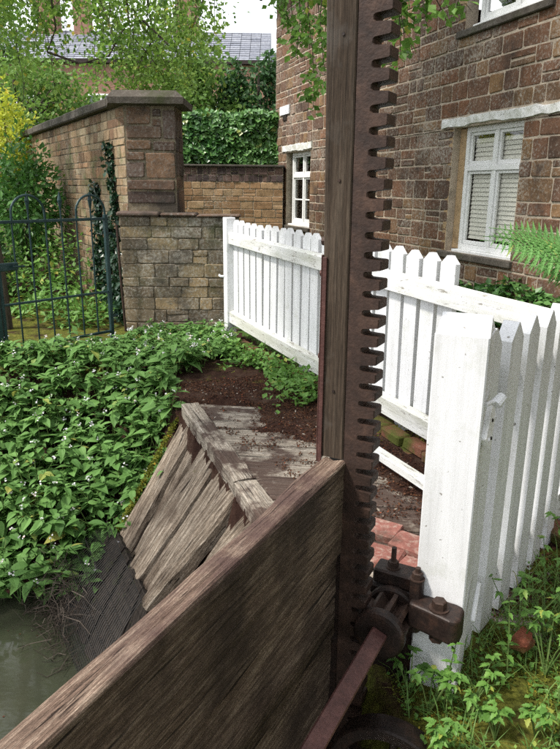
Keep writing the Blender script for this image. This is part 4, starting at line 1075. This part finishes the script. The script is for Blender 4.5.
# litter on the deck
def f_lit(r):
    t, s = r.uniform(-.6, 2.7), r.uniform(.03, 1.5); p = E3(t, s)
    if (Vector((p.x, p.y))-FA).dot(FN) < .12: return None
    if s < .1+.1*sstep(0, 1.6, t)+.34*nz2(p.x, p.y, 2.6, 9)+.12*nz2(p.x, p.y, 9, 4)+r.uniform(-.16,.1): return None
    if height(p.x, p.y) < -.022 and nz2(p.x, p.y, 8, 4)+.5*nz2(p.x, p.y, 21, 2) < .12: return None
    return (p.x, p.y, max(height(p.x, p.y), .002)+r.uniform(0, .006))
scatter('leaf_litter', 'litter', 30000, f_lit, .015, .009, 'dark red-brown leaf litter drifted over the timber deck', 'leaf litter', 52, up=.1)
scatter('bark_chips', 'chips', 700, f_lit, .022, .01, 'pale flakes and chips scattered in the dark litter on the deck', 'chips', 53, up=.1)
# mossy tufts near the planks' left edge
r = random.Random(54); mb = MB()
for i in range(1500):
    b = r.random(); p = Rt(-.13+r.uniform(-.05,.03)).lerp(Rb(-.12+r.uniform(-.05,.03)), b)+NRM*r.uniform(0, .03)
    quad_leaf(mb, p, rv(r)+NRM, rv(r), .02, .012)
mb.build('moss_fringe', 'moss', kind='stuff', fix=False); tag(bpy.data.objects['moss_fringe'], 'yellow green moss fringe along the outer sloping plank', 'moss')

def f_fl(r):
    x, y = r.uniform(-2.2, -.5), r.uniform(1.6, 3.9)
    if height(x, y) > WATER-.03: return None
    return (x, y, WATER+.004) if nz2(x, y, 2.0, 8) > -.05 else None
scatter('floating_debris', 'litter', 420, f_fl, .014, .008, 'specks of leaf debris floating on the murky stream', 'debris', 57, up=0)
def f_ff(r):
    s_ = r.uniform(.0, 2.7); k_ = -.06-abs(r.gauss(0, .17))
    if nz2(s_, k_, 3.2, 5) < -.12+.1*s_: return None
    p = FP(s_, k_); return (p.x, p.y, max(0, height(p.x, p.y))+.02+r.random()**1.6*.15)
scatter('fence_foot_weeds', 'leaf_weed', 2600, f_ff, .05, .036, 'low pale green weeds spreading along the foot of the long white fence', 'weeds', 58)
# garden behind the gate
def f_ud(r):
    x = r.uniform(-6.5, -1.6); y = r.uniform(6.9, 13)
    if (Vector((x, y, 0))-Vector((-1.62, 7.08, 0))).dot(WN) < .02: return None
    g = .25+.9*sstep(7.0, 10.5, y+.6*nz2(x, y, 1.0, 7)) - (.3 if x < -3 and y < 8 else 0)
    if y < 7.6 and nz2(x, y, 1.3, 2) < -.15: return None
    return (x, y, height(x, y)+max(.05, g)*r.random()*(1+.4*nz2(x, y, 1.4, 11)))
scatter('undergrowth', 'leaf_under', 19000, f_ud, .09, .05, 'green undergrowth filling the garden behind the iron gate', 'undergrowth', 61)

def bush(name, c, rad, n, mat, L, W, label, cat, seed, stems=5, holes=.15):
    root = empty(name, (c[0], c[1], height(c[0], c[1])), label, cat); r = random.Random(seed); mb = MB()
    c = Vector(c)
    for i in range(n):
        d = rv(r); k = r.random()**.45
        if mnoise.noise(d*2.2+Vector((seed,0,0))) < -holes and k > .75: k *= .72
        lump = 1+.28*mnoise.noise(d*2.6+Vector((0,seed,0)))
        p = c+Vector((d.x*rad[0], d.y*rad[1], d.z*rad[2]))*k*lump
        if p.z < root.location.z: continue
        dd = (d*.8+rv(r)*.8+Vector((0,0,-.15))); q = r.uniform(.7, 1.25)
        quad_leaf(mb, p, dd, d+rv(r, .6), L*q, W*q)
    mb.build('foliage', mat, root, None, 'stuff', fix=False)
    mb = MB()
    for i in range(stems):
        d = rv(r); mb.tube([root.location, (root.location+c)/2+rv(r, .1), c+Vector((d.x*rad[0], d.y*rad[1], abs(d.z)*rad[2]))*.7], [.03, .02, .006], 6)
    mb.build('stems', 'bark', root)
    return root
bush('laurel_bush', (-3.55, 9.3, 1.3), (.55, .55, .85), 2600, 'leaf_laurel', .1, .045, 'glossy green laurel bush at the left against the garden wall', 'bush', 71)
bush('golden_shrub', (-4.75, 11.7, 2.2), (.6, .6, .95), 2600, 'leaf_yellow', .085, .05, 'bright yellow green golden shrub at the left edge by the garden wall', 'shrub', 72)
bush('dark_shrub', (-4.1, 8.6, .6), (.55, .5, .6), 1500, 'leaf_dark', .1, .05, 'dark green shrub low behind the garden gate', 'shrub', 73)
# climbing ivy on the garden wall
iv = empty('climbing_ivy', PW(.45, 0, .02), 'two dark columns of ivy climbing the garden wall near its pier', 'ivy')
mb = MB(); r = random.Random(75)
for s0, z1, w in ((.42, 1.95, .1), (1.15, 1.55, .12), (.75, 1.15, .22), (.2, 1.05, .12)):
    for i in range(620):
        z = r.uniform(.05, z1); ww = w*(1-.55*z/z1)
        quad_leaf(mb, PW(s0+r.gauss(0, .5)*ww+.05*math.sin(z*4), z, .012+r.random()**2*.08), Vector((r.uniform(-1,1)*.6, r.uniform(-.5,.5), r.uniform(-1,.4))), WN+rv(r, .6), r.uniform(.05,.085), r.uniform(.045,.07))
mb.build('leaves', 'leaf_ivy_dark', iv, None, 'stuff', fix=False)
mb = MB()
for s0, z1 in ((.42, 1.8), (1.15, 1.4)): mb.tube([PW(s0+.05*math.sin(z*4)*1, z, .012) for z in [q*z1/8 for q in range(9)]], [.012]*8+[.004], 6)
mb.build('stems', 'bark', iv)
# ivy hedge over the boundary wall
hg = empty('ivy_hedge', (-1, 13.3, 0), 'thick hedge of glossy ivy above the tan boundary wall', 'hedge')
mb = MB(); mb.box((-1.0, 13.45, 1.4), (2.3, .5, 2.5), None, .15); mb.build('dark_core', 'bark', hg)  # solid dark core, painting the shade in the gaps between leaves
mb = MB(); r = random.Random(77)
for i in range(5200):
    x = r.uniform(-2.35, .1); z = r.uniform(1.7, 2.88+.12*nz2(x, 0, 1.5, 3)); top = r.random() < .22
    y = 13.16+.12*mnoise.noise(Vector((x*2.2, z*2.6, 1)))-r.random()**2*.1
    if top: z = 2.76+.12*nz2(x, 0, 1.5, 3)+r.uniform(-.08,.16); y = r.uniform(13.1, 13.8)
    quad_leaf(mb, Vector((x, y, z)), Vector((r.uniform(-.7,.7), -.35, r.uniform(-1,.2))), Vector((r.uniform(-.6,.6), -1, r.uniform(-.2,.9))), r.uniform(.08,.15), r.uniform(.08,.13))
mb.build('foliage', 'leaf_ivy', hg, None, 'stuff', fix=False)

# ------------------------------------------------------------------ trees
def strand(twigs, leaves, p0, p1, r, n, L, W, spread=.14, rad=.006, sub=3):
    p0, p1 = Vector(p0), Vector(p1); pts = []; ph = r.uniform(0, 6)
    for i in range(9):
        t = i/8; q = p0.lerp(p1, t)+Vector((math.sin(t*5+ph)*.05, math.cos(t*4+ph)*.05, .12*math.sin(math.pi*t)))*(p1-p0).length*.6; pts.append(q)
    twigs.tube(pts, [rad*(1-.85*i/8)+.0012 for i in range(9)], 5, cap=False)
    ends = []
    for k in range(sub):
        i = r.randint(2, 8); d = rv(r); d.z = -abs(d.z)*.5-.1; e = pts[i]+d*spread*r.uniform(1, 2.4); twigs.tube([pts[i], (pts[i]+e)/2+Vector((0,0,.03)), e], [.003, .002, .001], 4, cap=False); ends.append((pts[i], e))
    segs = [(pts[i], pts[i+1]) for i in range(1, 8)]+ends*2
    for j in range(n):
        a, b = segs[r.randrange(len(segs))]; c = a.lerp(b, r.random())+rv(r, spread*r.random()**.8)
        d = rv(r); d.z = d.z*.5-.55; q = r.uniform(.7, 1.25)
        quad_leaf(leaves, c, d, rv(r)+Vector((0,-.4,.5)), L*q, W*q)
def limb(mb, pts, r0, r1): 
    n = len(pts); mb.tube(pts, [r0+(r1-r0)*i/(n-1) for i in range(n)], 9)

# birch to the left: hanging twigs against the sky and the far roof
bt = empty('birch_tree', (-5.6, 9.2, 0), 'birch with hanging leafy twigs reaching across the sky at the upper left', 'tree')
r = random.Random(81); wood = MB(); tw = MB(); lv = MB()
limb(wood, [(-5.6, 9.2, -.1), (-5.55, 9.15, 1.5), (-5.6, 9.1, 3.2), (-5.4, 9.0, 5.2), (-5.3, 9, 7.2), (-5.2, 9, 9)], .17, .04)
wood.build('trunk', 'bark', bt)
br = MB(); tips = []
for tx, ty, tz, sz in ((-3.0, 8.4, 5.3, 3.2), (-1.5, 8.8, 5.2, 3.6), (-.3, 8.5, 4.9, 4.0), (-4.2, 8.0, 4.6, 2.8), (-2.2, 9.8, 5.6, 4.2), (-3.6, 10, 5.8, 4.6), (-.9, 9.7, 5.6, 5.0), (-4.6, 10.2, 5.5, 3.8), (-1.9, 8.0, 4.5, 3.0)):
    a = Vector((-5.55, 9.1, sz)); e = Vector((tx, ty, tz)); m_ = (a+e)/2+Vector((0,0,.55)); pts_ = [a, a.lerp(m_, .5)+Vector((0,0,.2)), m_, m_.lerp(e, .5)+Vector((0,0,.12)), e]
    limb(br, pts_, .045, .014); tips.append(pts_)
br.build('branches', 'bark', bt)
for i in range(74):
    Y = r.uniform(7.6, 10.2); x0 = r.uniform(-25, 222); y1 = r.choice((r.uniform(5, 60), r.uniform(20, 92), r.uniform(-10, 45)))
    if x0 < 130: y1 += r.uniform(0, 25)
    if x0 > 205: y1 = max(y1, r.uniform(25, 85)); 
    if 30 < x0 < 95 and r.random() < .3: continue
    e = px2(x0, y1, Y); a = px2(x0+r.uniform(-30, 22), y1-r.uniform(60, 130), Y+r.uniform(-.5,.5)); strand(tw, lv, a, e, r, 100, .06, .044, .17, .006, 4)
for i in range(26):
    Y = r.uniform(8.2, 11); x0 = r.uniform(120, 214); y1 = r.uniform(55, 104)
    e = px2(x0, y1, Y); a = px2(x0+r.uniform(-40, 20), y1-r.uniform(50, 90), Y+r.uniform(-.5,.5)); strand(tw, lv, a, e, r, 95, .062, .046, .2, .005, 4)
for i in range(34):
    pp = tips[r.randrange(len(tips))]; k = r.randrange(1, 4); a = pp[k].lerp(pp[k+1], r.random())
    drop = r.uniform(.9, 2.8)
    e = a+Vector((r.uniform(-.45, .5), r.uniform(-.5, .5), -drop))
    pe = proj(e)
    low = 2.7
    if e.z < low: e.z = low+r.random()*.5
    strand(tw, lv, a, e, r, 105, .068, .048, .17, .007, 4)
# a few bare looping twigs seen dark against the roof
for (a, b) in (((50, -8), (47, 52)), ((47, 52), (95, 62)), ((126, -8), (118, 38)), ((118, 38), (86, 62)), ((142, 20), (168, 44))):
    A_, B_ = px2(a[0], a[1], 8.0), px2(b[0], b[1], 8.0); m_ = (A_+B_)/2+Vector((.06, .05, -.05)); tw.tube([A_, m_, B_], [.013, .011, .008], 6)
for i in range(18):
    a = Vector((r.uniform(-5.9, -4.6), r.uniform(8.2, 10), r.uniform(5, 8.5))); strand(tw, lv, a, a+Vector((r.uniform(-.5,.5), r.uniform(-.5,.5), -1)), r, 70, .07, .05, .3)
tw.build('twigs', 'bark', bt, None, 'stuff', fix=False); lv.build('leaves', 'leaf_birch', bt, None, 'stuff', fix=False)

# tree whose twigs hang in front of the house; its trunk stands to the left of the view
lt = empty('lime_tree', (-3.6, 2.6, -.9), 'leafy lime twigs hanging from above in front of the house and the rack', 'tree')
wood = MB(); br = MB(); tw = MB(); lv = MB(); r = random.Random(85)
hb = height(-3.6, 2.6); lt.location.z = hb; WM[lt] = Matrix.Translation((-3.6, 2.6, hb))
limb(wood, [(-3.6, 2.6, hb-.1), (-3.5, 2.65, 1), (-3.55, 2.7, 2.6), (-3.3, 2.8, 4.2), (-3.1, 2.9, 6), (-3, 3, 7.6)], .2, .05); wood.build('trunk', 'bark', lt)
tips = []
for e in ((.2, 6.0, 3.75), (.45, 6.6, 3.9), (1.1, 4.4, 3.5), (-.9, 4.2, 4.6), (-1.2, 6.2, 4.8), (-2.2, 5, 5.4), (-4.6, 4.4, 5.2), (-4.8, 1.6, 5.4), (-2.4, 1.2, 5.8)):
    a = Vector((-3.4, 2.75, r.uniform(3.4, 4.6))); e = Vector(e); m_ = (a+e)/2+Vector((0,0,.5)); pp = [a, a.lerp(m_, .5)+Vector((0,0,.15)), m_, m_.lerp(e, .5)+Vector((0,0,.1)), e]; limb(br, pp, .05, .012); tips.append(pp)
br.build('branches', 'bark', lt)
for (x0, y0, x1, y1, Y, n) in ((285,-20,282,30,6.2,40), (300,-25,296,60,6.0,70), (312,-30,310,112,5.9,95), (322,-25,324,85,5.8,80), (293,-25,292,36,6.4,45), (305,-30,308,70,6.3,55), (318,-25,318,50,6.2,60), (330,-25,326,60,6.0,50), (275,-30,278,8,6.3,25),
                              (398,-30,404,38,4.4,42), (410,-30,428,28,4.3,42), (392,-20,394,66,4.5,40), (420,-30,446,22,4.4,30), (436,-30,458,6,4.4,22), (402,-25,398,58,4.4,30), (140,-40,160,-5,6,40), (100,-50,110,-10,6,30), (190,-40,200,10,6.4,50)):
    strand(tw, lv, px2(x0, y0, Y), px2(x1, y1, Y), r, n, .066, .05, .085, .005, 3)
for i in range(95):  # crown above the view, added to keep sun off the house wall
    d = rv(r); c = Vector((-.7+d.x*1.6*r.random(), 6.6+d.y*2.3*r.random(), 6.1+d.z*1.2*r.random())); strand(tw, lv, c, c+rv(r, .8), r, 90, .1, .075, .3)
lb = MB()
for e_ in ((-.9, 5.8, 6.0), (-.5, 7.2, 6.3), (-1.4, 6.6, 6.6), (.1, 6.6, 6.0)):
    a = Vector((-3.25, 2.8, 4.4)); e = Vector(e_); limb(lb, [a, a.lerp(e, .35)+Vector((0,0,.5)), a.lerp(e, .7)+Vector((0,0,.35)), e], .06, .015)
lb.build('limbs', 'bark', lt)
for pp in tips[3:]:
    for i in range(15):
        k = r.randrange(1, 4); a = pp[k].lerp(pp[k+1], r.random()); strand(tw, lv, a, a+Vector((r.uniform(-.8,.8), r.uniform(-.8,.8), r.uniform(-.7,.4))), r, 60, .085, .06, .28)
tw.build('twigs', 'bark', lt, None, 'stuff', fix=False); lv.build('leaves', 'leaf_hang', lt, None, 'stuff', fix=False)

def tree(name, base, crown, rad, n, mat, L, W, label, seed, lumps=16):
    root = empty(name, base, label, 'tree'); r = random.Random(seed); b = Vector(base); c = Vector(crown); wd = MB(); lf = MB()
    limb(wd, [b-Vector((0,0,.1)), b.lerp(c, .35)+rv(r, .08), b.lerp(c, .7)+rv(r, .1), c+Vector((0,0,rad[2]*.5))], .14, .03); wd.build('trunk', 'bark', root)
    bb = MB(); cs_ = []
    for i in range(lumps):
        d = rv(r); p = c+Vector((d.x*rad[0], d.y*rad[1], d.z*rad[2]))*r.uniform(.45, .85); cs_.append((p, r.uniform(.28, .5)))
        q = b.lerp(c, r.uniform(.5, .95)); bb.tube([q, (p+q)/2+Vector((0,0,.12)), p], [.035, .022, .006], 6, cap=False)
    bb.build('branches', 'bark', root)
    m_ = min(rad)
    for i in range(n):
        p, k = cs_[r.randrange(lumps)]; d = rv(r); w = r.random()**.5
        pt = p+Vector((d.x*rad[0], d.y*rad[1], d.z*rad[2]*.9))*k*w; q = r.uniform(.7, 1.3)
        quad_leaf(lf, pt, d*.6+rv(r)*.7+Vector((0,0,-.3)), d+rv(r, .7), L*q, W*q)
    lf.build('crown', mat, root, None, 'stuff', fix=False); return root
tree('apple_tree', (-6.4, 16, .2), (-5.9, 15.5, 3.2), (2.2, 1.4, 1.3), 4600, 'leaf_mid', .11, .075, 'rounded light green apple tree beyond the garden wall', 91, 22)
tree('dark_tree', (-.55, 17, 0), (-.6, 17, 3.3), (1.0, 1.0, 1.6), 4500, 'leaf_dark', .13, .09, 'dark green tree behind the ivy hedge beside the house corner', 92, 18)
tree('hazel_tree', (-2.0, 16.5, 0), (-2.0, 16.5, 3.3), (1.3, 1.0, 1.45), 5200, 'leaf_mid', .12, .085, 'mid green hazel between the garden pier and the ivy hedge', 93, 16)
tree('garden_tree', (-8.6, 20, 0), (-8.6, 20, 5.2), (1.7, 1.6, 2.2), 3200, 'leaf_mid', .14, .1, 'tall tree at the far left in front of the distant house', 94, 20)
tree('shade_tree_right', (3.1, -2.3, 0), (2.5, -1.9, 4.9), (2.3, 2.3, 2.4), 9000, 'leaf_dark', .28, .2, 'broad dark tree added unseen behind the viewpoint on the right to block sky light', 97, 26)  # out-of-view tree added to darken the right-facing sides of post, pickets and rack
tree('shade_tree_back', (-1.6, -7.5, 0), (-1.6, -7.5, 4.4), (2.6, 2.2, 3.0), 5000, 'leaf_mid', .3, .22, 'round tree added unseen behind the viewpoint across the stream to block sky light', 98, 26)  # out-of-view tree added to cut the sky light from behind
mb = MB(); limb(mb, [(-3.02, 6.95, -.05), (-3.03, 6.95, .6), (-3.08, 6.97, 1.3), (-3.25, 7.05, 2.3), (-3.6, 7.2, 4.0)], .1, .06)
st_ = empty('leaning_tree', (-3.02, 6.95, 0), 'dark leaning tree trunk at the left edge behind the gate', 'tree'); mb.build('trunk', 'bark', st_)
tw = MB(); lv = MB(); r = random.Random(96)
for i in range(16):
    a = Vector((-3.6, 7.2, 4.0)); strand(tw, lv, a, a+Vector((r.uniform(-1.4,.3), r.uniform(-.9,.9), r.uniform(-.3,1.3))), r, 80, .08, .06, .25)
tw.build('branches', 'bark', st_, None, 'stuff', fix=False); lv.build('crown', 'leaf_birch', st_, None, 'stuff', fix=False)

# fern behind the corner of the fences
fe = empty('fern', (2.42, 4.2, 0), 'large bright green fern arching up behind the white fence corner', 'fern')
r = random.Random(101)
for i in range(15):
    a = 1.9+i*.3+r.uniform(-.15,.15); L = r.uniform(.95, 1.3); mb = MB(); n = 26; pts_ = []
    for k in range(n+1):
        t = k/n; pts_.append(Vector((2.42, 4.2, .62))+Vector((math.cos(a)*L*.95*t, math.sin(a)*L*.95*t, .95*L*t*(1-.5*t)+.35*(1-t)*0)))
    mb.tube(pts_, [.006*(1-.8*k/n)+.001 for k in range(n+1)], 4, cap=False)
    side = Vector((-math.sin(a), math.cos(a), 0)); side = (side+Vector((0,0,.95 if side.dot(Vector((-.45,-.9,0))) < 0 else -.95))).normalized()
    for k in range(2, n):
        t = k/n; pl_ = .2*math.sin(math.pi*min(1, t*.92+.1))**.8*L
        for sg in (-1, 1):
            d = side*sg+(pts_[k]-pts_[k-1]).normalized()*.55+Vector((0,0,-.18)); d.normalize()
            quad_leaf(mb, pts_[k], d, Vector((0,0,1)), pl_, pl_*.13)
            for q in range(6):
                p = pts_[k]+d*pl_*q/6; ln = pl_*.2*(1-q/7)
                for s2 in (-1, 1):
                    dd = d*.6+d.cross(Vector((0,0,1))).normalized()*s2*.8; quad_leaf(mb, p, dd, Vector((0,0,1)), ln, ln*.7)
    mb.build('frond', 'leaf_fern', fe, fix=False)
mb = MB(); mb.tube([(2.42,4.2,-.05), (2.42,4.2,.25), (2.42,4.2,.64)], [.06,.05,.03], 8); mb.build('rootstock', 'bark', fe)
# low ivy and shrubs at the foot of the house
def f_hb(r):
    s = r.uniform(-1.6, 2.2); z = r.random()**.7*(.62+.22*nz2(s, 0, 1.7, 5)); return PH(s, z, .02+r.random()**2*.28*(1.1-z))
scatter('low_ivy', 'leaf_ivy', 2600, f_hb, .085, .07, 'low dark ivy at the foot of the house wall under the window', 'ivy', 103)
def f_gr(r):
    x, y = r.uniform(-.4, 3.2), r.uniform(2.9, 6.6)
    if (Vector((x, y))-FA).dot(FN) > -.1: return None
    return (x, y, r.random()*.03)
o = scatter('grass', 'leaf_grass', 7000, f_gr, .07, .008, 'rough green grass between the white fence and the house', 'grass', 104, up=3)

# weeds and grass by the near post
WS = [([tuple(v.co) for v in m_.vertices], [tuple(p.vertices) for p in m_.polygons]) for m_ in [leaf_mesh('weed_leaf', 'leaf_weed', 1, w, d, .12, 8, .3) for w, d in ((.62,.25), (.78,.15), (.52,.4))]]
WL_ = [bpy.data.meshes.new('weed_leaflet') for _ in range(3)]
for me_, (v_, f_) in zip(WL_, WS): me_.from_pydata(v_, [], f_); me_.materials.append(MT['leaf_weed'])
weeds = [(.50,1.60,.34,'nettle','tall nettle-like weed standing against the front of the white post'),
 (.455,1.59,.16,'weed','small pale weed at the left foot of the white post'), (.57,1.57,.2,'weed','leafy weed low in front of the post, right of the tall nettle'),
 (.80,1.84,.3,'weed','bushy ground elder growing against the first pickets beyond the post'), (.93,1.93,.3,'weed','bushy ground elder halfway along the near pickets'),
 (1.04,2.08,.32,'weed','ground elder at the far end of the near pickets'), (.73,1.72,.3,'nettle','upright nettle beside the right face of the post'),
 (.86,1.74,.2,'weed','broad low weed on the moss to the right of the post'), (.98,1.76,.22,'weed','sprawling weed at the right edge below the pickets'),
 (.62,1.49,.1,'weed','flat rosette of pale leaves on the moss at the bottom edge'), (.74,1.5,.12,'weed','rosette on the moss, second from the iron wheel'), (.45,1.44,.12,'weed','weed on the brink of the pit beside the iron wheel'),
 (.88,1.56,.12,'weed','low rosette at the bottom right corner'), (1.16,2.2,.34,'weed','tall weed at the right edge by the last visible picket'), (.41,1.66,.14,'weed','fringe of dark leaves under the bearing bracket')]
r = random.Random(111); budget = 290
for (x, y, H, kd, lab) in weeds:
    root = empty('nettle' if kd == 'nettle' else 'weed', (x, y, height(x, y)), lab, 'weed', 'weeds round the white post'); b = root.location.copy(); sm = MB(); extra = MB()
    ns = 1 if kd == 'nettle' else r.randint(4, 6)
    for q in range(ns):
        a = r.uniform(0, 6.28); tip = b+Vector((math.cos(a)*.5*H*(.15 if ns == 1 else r.uniform(.4,1)), math.sin(a)*.5*H*(.15 if ns == 1 else r.uniform(.3,.9)), H*r.uniform(.65, 1.1))); mid = (b+tip)/2+Vector((0,0,.12*H)); sm.tube([b, mid, tip], [.003, .0025, .0012], 4, cap=False)
        if ns == 1:
            for k in range(7):
                z = .2+.8*k/6; p = b.lerp(tip, z); a2 = k*1.57+r.uniform(-.2,.2)
                for o2 in (0, math.pi):
                    M = leaf_frame(p, a2+o2, r.uniform(.0,.5), 0, .048*(1.15-.6*z)); link('leaf', WL_[2], M, root); budget -= 1
            continue
        for k in range(3):                        # a spray of three toothed leaflets groups
            p = tip if k == 0 else b.lerp(tip, .55+.15*k)+Vector((0,0,.03)); base = a+r.uniform(-.5,.5)+(0 if k == 0 else 1.6*(1 if k == 1 else -1))
            for da in (-.95, 0, .95):
                M = leaf_frame(p, base+da, r.uniform(-.3,.25), r.uniform(-.25,.25), r.uniform(.018,.034)*(1.15 if da == 0 else 1))
                if budget > 0 and k < 2: link('leaf', WL_[r.randrange(3)], M, root); budget -= 1
                else: put_leaf(extra, WS[r.randrange(3)], M)
    sm.build('stem', 'stalk', root, fix=False)
    if extra.v: extra.build('small_leaves', 'leaf_weed', root, None, 'stuff', fix=False)
def f_w(r):
    x, y = r.uniform(.36, 1.5), r.uniform(1.3, 2.4); s, t = st(x, y)
    if s < .02 or (Vector((x,y,0))-NB).dot(RNv) < .02 and (Vector((x,y,0))-PC).dot(RD) > -.1: return None
    if nz2(x, y, 5, 3) < -.38: return None
    return (x, y, height(x, y)+r.random()**2*.05)
scatter('clover_mat', 'leaf_weed', 3600, f_w, .02, .014, 'small leaves matted over the moss at the foot of the white post', 'ground cover', 112)
mb = MB(); r = random.Random(113)
for i in range(1700):
    p = f_w(r)
    if p is None: continue
    p = Vector(p); p.z = height(p.x, p.y); a = r.uniform(0, 6.28); L = r.uniform(.05, .17); d = Vector((math.cos(a)*.6, math.sin(a)*.6, 1)).normalized(); sd = Vector((-math.sin(a), math.cos(a), 0))*.0016
    m_ = p+d*L*.6; e = p+d*L+Vector((math.cos(a), math.sin(a), -.5))*L*.22
    mb.add([p-sd, p+sd, m_+sd, m_-sd, e], [(0,1,2,3), (3,2,4)])
mb.build('grass_blades', 'leaf_grass', kind='stuff', fix=False); tag(bpy.data.objects['grass_blades'], 'thin grass blades among the weeds by the white post', 'grass')
mb = MB(); r = random.Random(114)
for i in range(16000):
    p = f_w(r)
    if p is None: continue
    quad_leaf(mb, Vector((p[0], p[1], height(p[0], p[1])+r.uniform(-.002, .008))), rv(r)+Vector((0,0,.8)), rv(r), r.uniform(.006,.012), .006)
mb.build('moss_cushion', 'moss', kind='stuff', fix=False); tag(bpy.data.objects['moss_cushion'], 'yellow green moss over the earth at the bottom right', 'moss')
mb = MB(); mb.box((0,0,0), (.075, .06, .05), None, .012, .008, random.Random(5)); o = mb.build('brick_fragment', 'red_brick', None, frame((.80, 1.80, .09), (.7,.6,.3), (0,.2,1))); tag(o, 'broken piece of red brick wedged under the pickets right of the post', 'brick')
